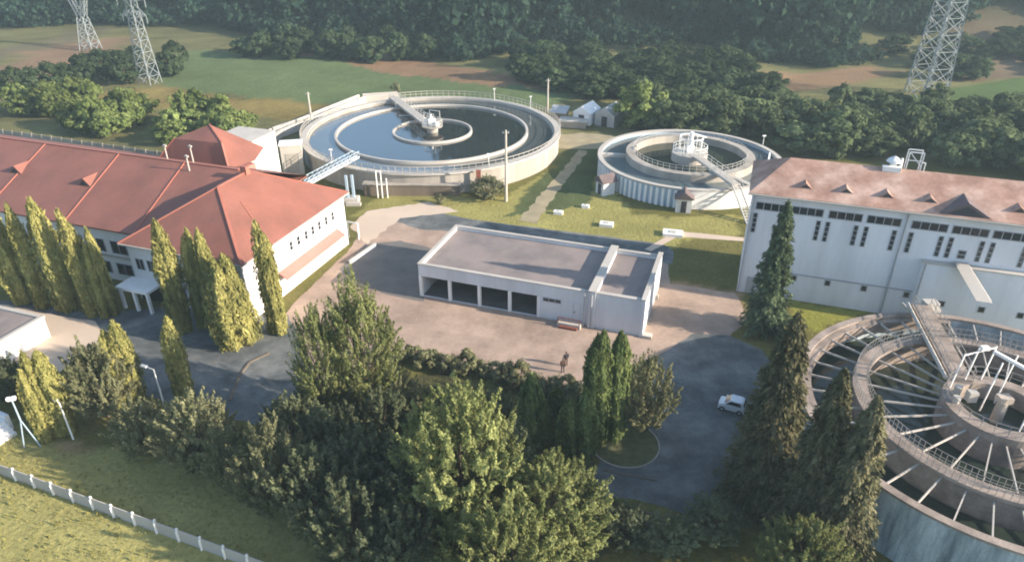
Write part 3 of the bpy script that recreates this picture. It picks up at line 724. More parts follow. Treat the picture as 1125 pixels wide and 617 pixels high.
for (u,n) in ((-28.6,7.6),(-40.4,7.9),(-52.0,7.9)):
    z0 = BZ+.05+asl*(n-AN0+ov); hg = 1.0; bk = hg/asl
    d = MB().add([(u-1.0,n,z0),(u+1.0,n,z0),(u,n,z0+hg),(u,n+bk,z0+hg+.01)],[(0,1,2),(0,2,3),(1,3,2),(0,3,1)]).build('dormer', RED, rf2)
    MB().add([(u-.75,n-.012,z0+.06),(u+.75,n-.012,z0+.06),(u,n-.012,z0+hg*.8)],[(0,1,2)]).build('vent', DARK, d)
for (u,n) in ((-18.3,15.5),(-16.0,12.2),(-21.5,14.6)):
    mb = MB(); mb.tube((u,n,11.0),(u,n,13.4),.09,.07,8); mb.box(u-.25,u+.25,n-.1,n+.1,13.1,13.3); mb.build('vent_pipe', CONCL, rf2)
# rear block with steep red front and a low hip on top
MB().box(-28.4,-18.8,20.8,29.0,0,8.4).build('rear_wall', WHITE, t)
rf3 = MB().add([(-29.2,20.4,8.6),(-17.2,20.4,8.6),(-26.4,21.4,11.6),(-18.4,21.4,11.8),(-22.6,24.4,13.1),(-16.2,24.6,8.5),(-18.6,30.0,8.5),(-28.0,31.0,8.5)],
    [(0,1,3,2),(2,3,4),(1,5,4,3),(5,6,4),(6,7,4),(7,0,2,4),(0,7,6,5,1)]).build('rear_roof', RED, t)
fix_normals(rf3.data)
seam(rf3, (-17.2,20.38,8.64),(-18.4,21.38,11.84),.22); seam(rf3, (-18.4,21.4,11.84),(-22.6,24.4,13.14),.18); seam(rf3, (-29.2,20.4,8.64),(-26.4,21.4,11.64),.18)
MB().box(-17.3,-16.0,20.7,24.4,0,8.3).build('rear_annexe', REDWALL, t)
# windows
for n in (8.3,9.8,11.4,12.85,14.3,15.85,17.4): window(t, n, 4.7, .62, 1.15, 0, 1, 2, side='right')
MB().add([(.003,5.6,3.25),(.003,18.4,3.25),(1.1,18.4,2.55),(1.1,5.6,2.55),(.003,5.6,3.1),(.003,18.4,3.1),(1.1,18.4,2.42),(1.1,5.6,2.42)],[(0,3,2,1),(4,5,6,7),(0,4,7,3),(1,2,6,5),(3,7,6,2)]).build('awning', REDWALL, t)
for u in (-14.7,-13.1,-11.0,-9.4,-7.0,-5.4,-3.2,-1.6): window(t, u, 4.0, 1.15, 1.4, 0, 2, 1)
for u in (-10.0,-7.0,-3.5): window(t, u, 1.0, 1.6, 1.5, 0, 2, 1)
cn = MB().box(-15.9,-11.4,-2.6,-.003,2.55,2.85).build('entrance_canopy', WHITEP, t)
for u in (-15.6,-13.7,-11.8): MB().box(u,u+.3,-2.5,-2.2,0,2.55).build('pillar', WHITEP, cn)
MB().box(-15.2,-12.0,-.06,-.003,.05,2.4).build('entrance_door', GLASS, t)
for k in range(18):
    u = -18.6-3.3*k
    window(t, u-2.4, 3.75, 2.4, 1.7, AN0, 2, 1); window(t, u-2.4, .9, 2.4, 1.6, AN0, 2, 1)
MB().box(AW0,-15.5,AN0-.14,AN0-.003,3.2,3.5).build('ledge', CONCL, t)

# white block and gate behind the office
t = thing('white_tower_block', 'white windowless block standing behind the red roofed office', 'building', (*gl(BO,-26.4,36.0),0), GRID)
MB().box(-3.4,3.4,-3.2,2.6,0,7.9).build('wall', WHITE, t)
MB().box(-3.5,3.5,-3.3,2.7,7.9,8.1).build('cap', CONCL, t)
t = thing('sluice_chamber', 'pale weathered concrete chamber beside the dark pit by the largest tank', 'chamber', (-36.6,113.6,0), R(12))
MB().box(-1.7,1.7,-1.2,1.2,0,5.0).build('wall', CONCL, t)
MB().box(-1.85,1.85,-1.35,1.35,5.0,5.2).build('cap', WHITEP, t)
MB().box(-1.0,1.0,-1.26,-1.2,.3,3.6).build('gate_panel', CONC, t)

# concrete channel curving behind the large tank
t = thing('concrete_channel', 'pale concrete channel wall running behind the left side of the largest tank', 'channel', (-41.3,140.2,0))
pts = [(-49.0,116.0),(-46.4,125.0),(-45.2,133.0),(-41.3,140.2),(-37.8,148.3),(-33.2,158.0),(-25.6,160.0)]
for k in range(len(pts)-1):
    a = Vector((pts[k][0]+41.3, pts[k][1]-140.2, .8)); b = Vector((pts[k+1][0]+41.3, pts[k+1][1]-140.2, .8))
    d = (b-a).normalized()*.04; s = Vector((-d.y,d.x,0)).normalized()
    mb = MB(); mb.bar(a+d+s, b-d+s, .35, 1.7); mb.bar(a+d-s, b-d-s, .35, 1.7); mb.bar(a+d-Vector((0,0,.3)), b-d-Vector((0,0,.3)), 1.65, .3); mb.build('channel_section', CONCL, t)

# sheds at the far end of the lane
def shed(x, y, rz, w, d, h, rh, wm, rm, label):
    s = thing('shed', label, 'shed', (x,y,0), rz)
    MB().box(-w/2,w/2,-d/2,d/2,0,h).build('wall', wm, s)
    MB().extr([(-w/2-.2,0,h),(w/2+.2,0,h),(0,0,h+rh)],(0,-d/2-.2,0),(0,d/2+.2,0)).build('roof', rm, s)
    MB().box(-.6,.6,-d/2-.05,-d/2+.01,0,2.0).build('door', DARK, s)
    return s
shed(15.2,143.0,R(-30),3.6,5.0,2.4,1.4,WHITEP,WHITEP,'white gabled shed at the end of the lane behind the tanks')
shed(19.8,142.0,R(-30),4.2,5.5,2.3,1.5,METAL,METAL,'grey gabled metal shed beside the white shed')
s = thing('bunker', 'low grey slab roofed bunker in front of the white shed', 'shed', (12.3,140.0,0), R(-10))
MB().box(-2.6,2.6,-1.5,1.5,0,1.2).build('wall', CONC, s); MB().box(-2.8,2.8,-1.7,1.7,1.2,1.4).build('roof', CONCL, s)
s = thing('lean_to', 'small dark framed lean-to left of the white shed', 'shed', (9.8,144.0,0), R(-20))
MB().box(-1.6,1.6,.8,1.0,0,2.6).build('wall', CONC, s)
for x in (-1.6,1.5): MB().box(x,x+.12,-1.6,-1.48,0,1.9).build('post', CONC, s)
MB().add([(-1.8,-1.8,1.9),(1.8,-1.8,1.9),(1.8,1.1,2.75),(-1.8,1.1,2.75),(-1.8,-1.8,2.0),(1.8,-1.8,2.0),(1.8,1.1,2.85),(-1.8,1.1,2.85)],[(3,2,1,0),(4,5,6,7),(0,1,5,4),(1,2,6,5),(2,3,7,6),(3,0,4,7)]).build('roof', METAL, s)

# flat building at the left edge
t = thing('flat_roof_pavilion', 'low flat roofed pavilion with pale parapet at left edge beside the apron', 'building', (*(-49.3, 63.5),0), GRID)
MB().box(-14,0,-8.0,0,0,2.35).build('wall', WHITE, t)
MB().box(-13.7,-.3,-7.7,-.3,2.36,2.42).build('roof', FLAT, t)
mb = MB(); mb.box(-14.1,.1,-.35,.1,2.35,2.62); mb.box(-.35,.1,-8.1,-.35,2.35,2.62); mb.box(-14.1,-.35,-8.1,-7.7,2.35,2.62); mb.build('parapet', CONCL, t)

# ------------------------------------------------------------------ yard things
# manhole slabs
for (x, y), w, lab in (((6.8, 96.1),1.3,'small white chamber cover on the lawn nearest the gravel path'), ((13.4, 91.9),1.9,'white chamber cover in the middle of the lawn behind the garage'),
                       ((22.2, 88.9),2.7,'largest white chamber cover, at the start of the pale walkway'), ((11.0, 98.4),1.1,'smallest pale chamber cover near the ribbed tank')):
    s = thing('chamber_cover', lab, 'chamber', (x,y,0), R(-14), 'chamber covers on the lawn')
    MB().box(-w/2,w/2,-w*.33,w*.33,0,.45).build('slab', WHITEP, s)
    MB().box(-w*.2,w*.15,-w*.15,w*.15,.45,.52).build('lid', CONCL, s)

def concrete_pole(x, y, h, label, lamp=False):
    o = thing('utility_pole', label, 'pole', (x,y,0))
    MB().tube((0,0,0),(0,0,h),.24,.14,10).build('shaft', WOODP, o)
    mb = MB(); mb.bar((-.5,0,h-.4),(.5,0,h-.4),.1); mb.tube((-.4,0,h-.35),(-.4,0,h-.15),.05,.05,6); mb.tube((.4,0,h-.35),(.4,0,h-.15),.05,.05,6); mb.build('crossarm', METAL, o)
concrete_pole(-0.9,100.9,11.1,'tall pale concrete pole on the lawn in front of the largest tank')
concrete_pole(-39.6,138.0,7.3,'pale concrete pole left of the largest tank')
concrete_pole(7.6,151.0,6.8,'pale concrete pole behind the largest tank near the sheds')

def lamp_post(x, y, h, label, rz=0, arm=0.9):
    o = thing('street_lamp', label, 'lamp', (x,y,0), rz)
    MB().tube((0,0,0),(0,0,h),.09,.05,8).build('post', WHITEP, o)
    mb = MB(); mb.bar((0,0,h),(arm,0,h+.12),.06); mb.build('arm', WHITEP, o)
    MB().box(arm-.15,arm+.5,-.14,.14,h+.05,h+.2).build('lamp_head', WHITEP, o)
lamp_post(*(-32.3, 52.1),4.0,'white street lamp on the lawn left of the lone cypress', R(160))
lamp_post(*(-38.2, 47.4),4.0,'thin white street lamp right of the leaning cypress pair', R(150), .5)
o = thing('floodlight_mast', 'white two legged floodlight mast on the lawn at the left edge', 'mast', (-41.3,46.5,0), R(20))
mb = MB(); mb.tube((-.55,0,0),(0,0,2.9),.055,.055,8); mb.tube((.75,-.3,0),(0,0,2.9),.055,.055,8); mb.tube((0,0,2.9),(0,0,5.0),.075,.06,8); mb.build('legs', BLUEP, o)
mb = MB(); mb.bar((-.3,.0,5.0),(.3,.0,5.0),.12); mb.box(-.34,-.04,-.16,.12,5.06,5.3); mb.box(.04,.34,-.16,.12,5.06,5.3); mb.build('lamp_head', WHITEP, o)
o = thing('concrete_steps', 'white concrete steps and wall end at the left edge near the floodlight', 'steps', (*(-45.4, 47.6),0), R(-25))
mb = MB()
for k in range(4): mb.box(0,1.6-.35*k,-1.2,1.2,.3*k,.3*(k+1))
mb.build('steps', WHITEP, o); MB().box(-3,.6,1.25,1.6,0,1.6).build('wall', WHITE, o)

# low wall and pipe portal by the office end wall
t = thing('low_wall', 'low white wall running from the end of the office to the yard', 'wall', (*(-20.7, 80.2),0), R(64))
MB().box(0,5.6,-.12,.12,0,.45).build('wall', WHITE, t); MB().box(-.05,5.65,-.17,.17,.45,.52).build('cap', CONCL, t)
t = thing('pipe_portal', 'white pipe portal standing at the back corner of the office', 'frame', (*(-21.6, 87.7),0), R(-19))
mb = MB(); mb.tube((-.8,0,0),(-.8,0,2.4),.1,.1,8); mb.tube((.8,0,0),(.8,0,2.4),.1,.1,8); mb.tube((-.8,0,2.4),(.8,0,2.4),.1,.1,8); mb.build('pipe', WHITEP, t)

# concrete panel fence along the front lawn
def fence(a, b, h, label, step=2.05, pw=.07, pm=CONCL, postm=WHITEP):
    a, b = Vector((*a,0)), Vector((*b,0)); d = b-a; L_ = d.length; n = int(L_/step)
    t = thing('panel_fence', label, 'fence', a, math.atan2(d.y,d.x))
    st = L_/n
    pme = MB().box(.09,st-.09,-pw/2,pw/2,0,h).mesh('panel'); pme.materials.append(pm)
    q = MB().box(-.07,.07,-.07,.07,0,h+.16); q.box(-.05,.05,-.16,-.07,0,h-.1); qme = q.mesh('post'); qme.materials.append(postm)
    for k in range(n):
        o = link('panel', pme, t); o.location = (k*st,0,random.uniform(-.05,.03))
    for k in range(n+1):
        o = link('post', qme, t); o.location = (k*st,0,0); o.rotation_euler = (random.uniform(-.02,.02),random.uniform(-.02,.02),0)
fence((-46.0, 44.8), (-14.6, 32.6), 1.15, 'grey concrete panel fence with white posts along the front lawn')
fence((-112,138.5), (-58,119.0), 1.2, 'pale concrete panel fence behind the long red roof', 2.4, .1, CONC, CONC)

# kerbed island
ci = (9.7, 46.8)
mb = MB(); mb.ring(0,0,2.9,3.02,0,.12,60)
o = mb.build('kerb', CONC); o.location = (ci[0],ci[1],0); o['kind'] = 'structure'
mb = MB(); mb.disc(0,0,2.92,.06,40); o = mb.build('planting_bed', mat('dark_turf',(0.10,0.105,0.048),.95,.3,1.5)); o.location = (ci[0],ci[1],0); o['kind'] = 'structure'
def kerb(name, pts, w=.12, h=.12):
    mb = MB()
    for k in range(len(pts)-1):
        mb.bar((*pts[k],h/2),(*pts[k+1],h/2),w,h)
    o = mb.build(name, CONCB); o['kind'] = 'structure'
kerb('drive_kerb', [(7.5, 43.6),(9.5, 43.0),(11.7, 42.4)]); kerb('drive_kerb', [(9.7, 39.3),(12.6, 38.3)])
kerb('road_kerb', [(-26.4, 52.7),(-26.8, 56.2),(-26.5, 58.8),(-25.0, 60.4)], .22)

# small white car
def make_car(x, y, rz, label):
    c = thing('parked_car', label, 'car', (x,y,0), rz)
    c.scale = (.86,.86,.86)
    prof = [(-1.35,.3),(-1.38,.75),(-1.15,1.38),(-.9,1.5),(.15,1.5),(.75,.98),(1.25,.86),(1.38,.62),(1.36,.28)]
    mb = MB(); n = len(prof); rows = []
    for (yy, sc) in ((-.75,.94),(-.68,1.0),(0,1.02),(.68,1.0),(.75,.94)):
        rows.append([(p[0]*(.98 if abs(yy)>.7 else 1), yy*(1 if p[1]<.95 else .86), .3+(p[1]-.3)*sc) for p in prof])
    vs_ = [p for r in rows for p in r]; fs_ = []
    for r in range(4):
        for k in range(n-1): fs_.append((r*n+k, r*n+k+1, (r+1)*n+k+1, (r+1)*n+k))
        fs_.append((r*n+n-1, r*n, (r+1)*n, (r+1)*n+n-1))
    fs_ += [tuple(range(n)), tuple(range(4*n+n-1,4*n-1,-1))]
    mb.add(vs_, fs_); b = mb.build('body', CAR, c); fix_normals(b.data)
    MB().add([(.22,-.56,1.47),(.22,.56,1.47),(.76,.62,1.02),(.76,-.62,1.02)],[(0,3,2,1)]).build('windscreen', GLASS, c)
    MB().add([(-1.12,-.55,1.42),(-1.12,.55,1.42),(-1.36,.6,.98),(-1.36,-.6,.98)],[(0,1,2,3)]).build('rear_window', GLASS, c)
    for s in (-1,1):
        MB().add([(-.95,s*.70,.98),(.6,s*.70,.98),(.1,s*.655,1.4),(-.85,s*.655,1.4)],[(0,1,2,3)]).build('side_window', GLASS, c)
        for xx in (-.9,.9):
            w = MB().tube((xx,s*.60,.29),(xx,s*.775,.29),.29,.29,16).build('wheel', RUBBER, c)
            MB().tube((xx,s*.775,.29),(xx,s*.785,.29),.17,.17,12).build('rim', METAL, w)
        MB().box(1.33,1.39,s*.5-.14,s*.5+.14,.56,.7).build('headlight', GLASS, c)
        MB().box(.62,.74,s*.78-.09,s*.78+.09,.98,1.1).build('mirror', CAR, c)
make_car(*(20.2, 51.5),R(155),'small white car parked on the shade painted asphalt drive')

# ------------------------------------------------------------------ person
def skin_mesh(name, joints, edges, rad, m, parent):
    me = bpy.data.meshes.new(name); me.from_pydata(joints, edges, []); o = link(name, me, parent)
    o.modifiers.new('skin','SKIN'); o.modifiers.new('sub','SUBSURF').levels = 1
    o.modifiers['sub'].render_levels = 2
    sk = me.skin_vertices[0].data
    for k, r in enumerate(rad): sk[k].radius = r if isinstance(r, tuple) else (r, r)
    sk[0].use_root = True
    me.materials.append(m); return o
def person(x, y, rz, label, top, legs):
    p = thing('person', label, 'person', (x,y,0), rz)
    J = [(0,0,.95),(0,0,1.15),(0,0,1.36),(0,0,1.46),(0,.01,1.52),(0,.02,1.64),(0,.02,1.74),
         (.19,0,1.38),(.24,.02,1.12),(.22,.12,.88),(.21,.16,.78),(-.19,0,1.38),(-.24,.02,1.12),(-.22,.10,.88),(-.21,.14,.78),
         (.10,0,.9),(.12,.02,.5),(.13,-.03,.09),(.14,.12,.04),(-.10,0,.9),(-.13,-.02,.5),(-.15,-.06,.09),(-.16,.09,.04)]
    E_ = [(0,1),(1,2),(2,3),(3,4),(4,5),(5,6),(2,7),(7,8),(8,9),(9,10),(2,11),(11,12),(12,13),(13,14),(0,15),(15,16),(16,17),(17,18),(0,19),(19,20),(20,21),(21,22)]
    rd = [(.16,.12),(.15,.11),(.17,.11),.07,.06,(.085,.1),(.07,.08),.065,.05,.04,.04,.065,.05,.04,.04,.095,.065,.045,.045,.095,.065,.045,.045]
    skin_mesh('body', J, E_, rd, legs, p)
    skin_mesh('jacket', [(0,0,.92),(0,0,1.15),(0,0,1.36),(0,0,1.45),(.2,0,1.38),(.25,.02,1.12),(.225,.12,.9),(-.2,0,1.38),(-.25,.02,1.12),(-.225,.10,.9)],
        [(0,1),(1,2),(2,3),(2,4),(4,5),(5,6),(2,7),(7,8),(8,9)], [(.19,.145),(.18,.135),(.19,.13),.09,.085,.07,.055,.085,.07,.055], top, p)
    skin_mesh('head', [(0,.01,1.5),(0,.02,1.60),(0,.025,1.70)],[(0,1),(1,2)],[.055,(.078,.092),(.07,.085)], SKIN, p)
    skin_mesh('hair', [(0,-.005,1.64),(0,0,1.715)],[(0,1)],[(.084,.092),(.074,.085)], HAIR, p)
person(*(5.0, 57.1), R(200), 'person in dark brown jacket standing in the yard near the hedge', CLOTH, CLOTH2)
person(*(5.4, 58.2), R(20), 'second person in dark clothes standing just behind the first in the yard', CLOTH2, CLOTH)

# ------------------------------------------------------------------ pylons
def lattice(mb, base, top, hb, ht, z0, z1, n, w=.22, wd=.13):
    def corner(z, k):
        f = (z-z0)/(z1-z0); c = Vector(base).lerp(Vector(top), f); hs = hb+(ht-hb)*f
        return Vector((c.x+hs*(1 if k in (0,3) else -1), c.y+hs*(1 if k in (0,1) else -1), z))
    # panel heights shrink with the width
    zs = [z0]
    for k in range(n): zs.append(z0+(z1-z0)*(1-(1-(k+1)/n)**1.15))
    for k in range(4): mb.bar(corner(z0,k), corner(z1,k), w)
    for i in range(n):
        a, b = zs[i], zs[i+1]
        for k in range(4):
            j = (k+1) % 4
            mb.bar(corner(a,k), corner(b,j), wd); mb.bar(corner(a,j), corner(b,k), wd)
            if i: mb.bar(corner(a,k), corner(a,j), wd)
def arm(parent, z, l, hs, w=.15):
    for s in (-1,1):
        mb = MB(); tip = Vector((s*l,0,z+.4))
        for y in (-hs,hs):
            mb.bar((s*hs,y,z), tip, w); mb.bar((s*hs,y,z+1.8), tip, w)
        for q in (.3,.6): mb.bar((s*(hs+(l-hs)*q),-hs*(1-q),z+.4*q),(s*(hs+(l-hs)*q),hs*(1-q),z+1.8-(1.4)*q),w*.7)
        mb.build('crossarm', PYL, parent)
def ins(parent, z, l):
    for s in (-1,1): MB().tube((s*l,0,z+.3),(s*l,0,z-1.3),.10,.10,6).build('insulator', PYL, parent)
t = thing('transmission_pylon', 'big steel lattice pylon at upper right among the willows', 'pylon', (95.0,163.5,0), R(12))
t.location.z = float(height(95.0,163.5))
mb = MB(); lattice(mb,(0,0,0),(0,0,0),3.2,2.0,-1,26,8,.24,.11); lattice(mb,(0,0,0),(0,0,0),2.0,1.0,26,44,6,.22,.12); mb.build('tower', PYL, t)
mb = MB()
for k in range(4):   # lattice legs: secondary chords
    sx, sy = (1 if k in (0,3) else -1), (1 if k in (0,1) else -1)
    for z in np.arange(-.5,24,1.9):
        f = (z+1)/27; hs = 3.2-1.2*f; f2 = (z+.9+1)/27; h2 = 3.2-1.2*f2
        mb.bar((sx*hs,sy*hs,z),(sx*h2-sx*1.0,sy*h2,z+.95),.10); mb.bar((sx*h2-sx*1.0,sy*h2,z+.95),(sx*(hs-.2),sy*(hs-.2),z+1.9),.10)
    mb.bar((sx*2.2,sy*3.2,-1),(sx*1.0,sy*2.0,26),.12)
mb.build('bracing', PYL, t)
for z, l, hs in ((28,9,2.4),(36,7.5,1.7)): arm(t,z,l,hs); ins(t,z,l)
t = thing('transmission_pylon', 'slim lattice pylon with short arms at upper left, nearer of the two', 'pylon', (-89.0,176.5,0), R(-20))
t.location.z = float(height(-89.0,176.5))
mb = MB(); lattice(mb,(0,0,0),(0,0,0),1.9,0.9,-1,17,7,.2,.1); lattice(mb,(0,0,0),(0,0,0),.9,.6,17,32,7,.16,.09); mb.build('tower', PYL, t)
for z, l, hs in ((15.4,3.6,.95),(19.0,4.2,.9),(24,3.4,.8)): arm(t,z,l,hs); ins(t,z,l)
t = thing('transmission_pylon', 'lattice pylon forking into a wide Y at upper left, farther of the two', 'pylon', (-124.0,216,0), R(-12))
t.location.z = float(height(-124.0,216))
mb = MB(); lattice(mb,(0,0,0),(0,0,0),2.2,1.0,-1,9,4,.22,.12); mb.build('tower', PYL, t)
mb = MB()
for s in (-1,1):
    for z0,z1,x0,x1,r0,r1 in ((9,22,.5*s,4.6*s,.6,.6),):
        lattice(mb,(x0,0,0),(x1,0,0),r0,r1,z0,z1,7,.18,.1)
mb.bar((-7,0,22.5),(7,0,22.5),.4,.8); mb.build('fork', PYL, t)

# ------------------------------------------------------------------ foliage
def quads_mesh(name, V, m):
    """V: (n,4,3) array of leaf quads"""
    n = len(V); me = bpy.data.meshes.new(name)
    me.vertices.add(4*n); me.vertices.foreach_set('co', V.astype(np.float32).ravel())
    me.loops.add(4*n); me.loops.foreach_set('vertex_index', np.arange(4*n, dtype=np.int32))
    me.polygons.add(n); me.polygons.foreach_set('loop_start', np.arange(0,4*n,4,dtype=np.int32))
    me.update(calc_edges=True); me.materials.append(m)
    return me

def norm(a): return a/np.maximum(np.linalg.norm(a, axis=-1, keepdims=True), 1e-6)
def leaves(P, nrm, l, w, axis=None, jit=0.6):
    """diamond leaf quads at P, facing roughly nrm, long side roughly along axis"""
    n = len(P)
    nn = norm(nrm + rng.normal(0, jit, (n,3)))
    ax = rng.normal(0,1,(n,3)) if axis is None else axis + rng.normal(0, jit*.5, (n,3))
    t1 = norm(ax - nn*(ax*nn).sum(-1, keepdims=True)); t2 = np.cross(nn, t1)
    k_ = np.exp(rng.normal(0,.34,n)); L_ = (l*k_*rng.uniform(.85,1.2,n))[:,None]; W_ = (w*k_*rng.uniform(.8,1.2,n))[:,None]
    return np.stack([P-t1*L_/2, P+t2*W_/2-t1*L_*.1, P+t1*L_/2, P-t2*W_/2-t1*L_*.1], 1)

def cypress_leaves(h, r, n, tips=1, seed=0, wide=.5, l=.36, w=.14):
    """flame shaped crown; unit sizes in metres"""
    out = []
    for q in range(tips):
        off = np.array([0,0]) if tips == 1 else np.array([math.cos(q*2*math.pi/tips+seed), math.sin(q*2*math.pi/tips+seed)])*r*.48
        hh = h*(1 if q == 0 else rng.uniform(.84,.97)); rr = r if tips == 1 else r*.66
        m = n//tips
        t_ = rng.beta(1.05,1.35,m); az = rng.uniform(0,2*math.pi,m)
        prof = np.where(t_ < wide, .74+.26*np.sin(t_/wide*math.pi/2), np.cos(np.clip((t_-wide)/(1-wide),0,1)*math.pi/2)**.62)
        flute = 1+.20*np.sin(az*5+seed+3*t_)+.10*np.sin(az*11-seed*2+9*t_)+.26*(vnoise(az*2.2, t_*13, 1.0, 11+int(seed*10) % 50)-.5)*2+.12*(vnoise(az*7, t_*30, 1.0, 61+int(seed*10) % 50)-.5)*2
        rad = rr*prof*flute*np.where(rng.random(m) < .75, rng.uniform(.88,1.03,m), rng.uniform(.5,.9,m))
        P = np.stack([off[0]*(1-.35*t_)+rad*np.cos(az), off[1]*(1-.35*t_)+rad*np.sin(az), .12+t_*(hh-.12)], -1)
        nr = np.stack([np.cos(az), np.sin(az), np.full(m,.35)], -1)
        ax = np.stack([np.cos(az)*.25, np.sin(az)*.25, np.ones(m)], -1)
        out.append(leaves(P, nr, l, w, ax, .55))
        tt = np.linspace(0,.93,11); aa = np.linspace(0,2*math.pi,11)
        pr = np.where(tt < wide, .74+.26*np.sin(tt/wide*math.pi/2), np.cos(np.clip((tt-wide)/(1-wide),0,1)*math.pi/2)**.62)*rr*.74
        K = np.stack([off[0]*(1-.35*tt)[:,None]+pr[:,None]*np.cos(aa), off[1]*(1-.35*tt)[:,None]+pr[:,None]*np.sin(aa), np.repeat((.1+tt*hh)[:,None],11,1)], -1)
        out.append(np.stack([K[:-1,:-1],K[:-1,1:],K[1:,1:],K[1:,:-1]],2).reshape(-1,4,3))
    return np.concatenate(out)

def spruce_leaves(h, r, n, z0=.06, l=.42, w=.16, droop=.35, pw=.82):
    nb = max(60, n//42); out = []
    tb = rng.uniform(0,1,nb)**1.15; az = (np.arange(nb)*2.39996+rng.uniform(-.4,.4,nb))
    per = n//nb
    for i in range(nb):
        t_ = tb[i]; zc = h*(z0+(1-z0)*t_)
        bl = r*(1-t_)**pw*rng.uniform(.5,1.2)+.12
        s = np.sqrt(rng.uniform(.03,1,per))*bl
        ca, sa = math.cos(az[i]), math.sin(az[i])
        lat = rng.normal(0,.16,per)*(bl*.55+.25)*(1-.5*s/max(bl,.01))
        z = zc - droop*s*(.6+.5*s/max(bl,.01)) + rng.normal(0,.2,per) + .12*bl*(s/bl)**3
        P = np.stack([ca*s-sa*lat, sa*s+ca*lat, z-np.abs(lat)*.35], -1)
        nr = np.tile(np.array([ca*.6, sa*.6, .75]), (per,1))
        ax = np.stack([np.full(per,ca), np.full(per,sa), np.full(per,-.55)], -1)
        out.append(leaves(P, nr, l, w, ax, .55))
    return np.concatenate(out)

def broad_leaves(h, r, n, clumps=70, z0=.18, l=.3, w=.2, cs=.75, top=.55, plume=0.0):
    """uneven crown made of leaf clumps spread through the volume"""
    c = rng.normal(0,1,(clumps,3)); c = norm(c)*rng.uniform(.35,1.0,(clumps,1))**.55
    c[:,2] = c[:,2]*.5+.5                                   # 0..1
    zc = h*(z0+(1-z0)*c[:,2])
    taper = np.where(c[:,2] > top, np.sqrt(np.clip(1-((c[:,2]-top)/(1-top))**2*.8, .05, 1)), .68+.32*c[:,2]/top)
    C = np.stack([c[:,0]*r*taper*1.1, c[:,1]*r*taper*1.1, zc], -1)
    C += rng.normal(0, r*.07, C.shape)
    size = cs*rng.uniform(.55,1.3,clumps)
    idx = rng.integers(0, clumps, n)
    d = norm(rng.normal(0,1,(n,3)))*rng.uniform(.25,1.0,(n,1))**.5
    cen = np.array([0,0,h*.5])
    if plume:                                               # feathery shoots pointing up and out
        out_ = norm(C-np.array([0,0,h*.35]))
        axis = norm(out_*np.array([1,1,.6])+np.array([0,0,.85])+rng.normal(0,.32,C.shape))
        u_ = rng.uniform(-.75,1.0,n)
        d = d*(.36*(1.15-.75*np.clip(u_,0,1)))[:,None]
        P = C[idx]+axis[idx]*(u_*plume*size[idx]/cs)[:,None]+d*size[idx][:,None]
        nr = norm(d)+.5*out_[idx]+np.array([0,0,.25])
        P[:,2] = np.maximum(P[:,2], .05)
        return leaves(P, nr, l, w, axis[idx], .7), C
    d[:,2] *= .75
    P = C[idx]+d*size[idx][:,None]
    nr = norm(d)+.6*norm(P-cen)+np.array([0,0,.35])
    P[:,2] = np.maximum(P[:,2], .05)
    return leaves(P, nr, l, w, None, .55), C

def trunk_mesh(name, h, r, limbs=None, lean=0.0):
    mb = MB(); k = 6; pts = [Vector((lean*math.sin(i*1.3)*.15, lean*math.cos(i*1.7)*.12, h*i/k)) for i in range(k+1)]
    for i in range(k): mb.tube(pts[i], pts[i+1], r*(1-.82*i/k), r*(1-.82*(i+1)/k), 7, False)
    if limbs is not None:
        for c in limbs:
            z = min(max(c[2]*.55, h*.12), h*.85); f = z/h*k; i = min(int(f), k-1); a = pts[i].lerp(pts[i+1], f-i)
            c = Vector(c); m = a.lerp(c,.5)+Vector((0,0,-.05*h*.3))
            rr = r*(1-.8*z/h)*.45
            mb.tube(a, m, rr, rr*.65, 5, False); mb.tube(m, c, rr*.65, rr*.2, 5, False)
    me = mb.mesh(name); me.materials.append(BARK); return me

KIND = {}
def proto(key, crown, trunk, h, r): KIND.setdefault(key, []).append((crown, trunk, h, r))
for s in range(5):
    proto('cyp', quads_mesh('crown', cypress_leaves(12,1.35,12500,(1,2,1,3,2)[s],s*1.7,wide=(.5,.6,.42,.62,.5)[s]), L_CYP), trunk_mesh('trunk',10,.16), 12, 1.35)
for s in range(2):
    proto('cyp2', quads_mesh('crown', cypress_leaves(9,1.45,10500,2,s*1.3+.4), L_CYP), trunk_mesh('trunk',7,.15), 9, 1.45)
for s in range(3):
    proto('cypg', quads_mesh('crown', cypress_leaves(8,.95,8000,1,s*2.1+.5,wide=.45,l=.34,w=.14), L_CYPG), trunk_mesh('trunk',6.5,.12), 8, .95)
proto('cypg2', quads_mesh('crown', cypress_leaves(11,1.3,15000,3,.9,wide=.72,l=.34,w=.14), L_CYPG), trunk_mesh('trunk',8,.15), 11, 1.25)
proto('cypw', quads_mesh('crown', cypress_leaves(10,2.6,20000,4,.3,wide=.3), L_CYP), trunk_mesh('trunk',8,.2), 10, 2.6)
for s in range(3):
    proto('spr', quads_mesh('crown', spruce_leaves(15,3.3,36000,l=.34,w=.14,pw=.66), L_SPR), trunk_mesh('trunk',14,.25), 15, 3.3)
proto('sprg', quads_mesh('crown', spruce_leaves(14.5,2.3,22000,l=.38,pw=.6), L_SPRG), trunk_mesh('trunk',13.5,.22), 14.5, 2.3)
for s in range(2):
    V, C = broad_leaves(14,4.0,42000,420,.06,.24,.10,.85,.42,plume=1.25)
    proto('tall', quads_mesh('crown', V, L_DEC), trunk_mesh('trunk',11,.25,C[::12],.5), 14, 4.0)
for s in range(3):
    V, C = broad_leaves(11,4.6,48000,480,.10,.22,.115,.85,.5,plume=.95)
    proto('dec', quads_mesh('crown', V, L_DEC), trunk_mesh('trunk',8,.25,C[::13],.6), 11, 4.6)
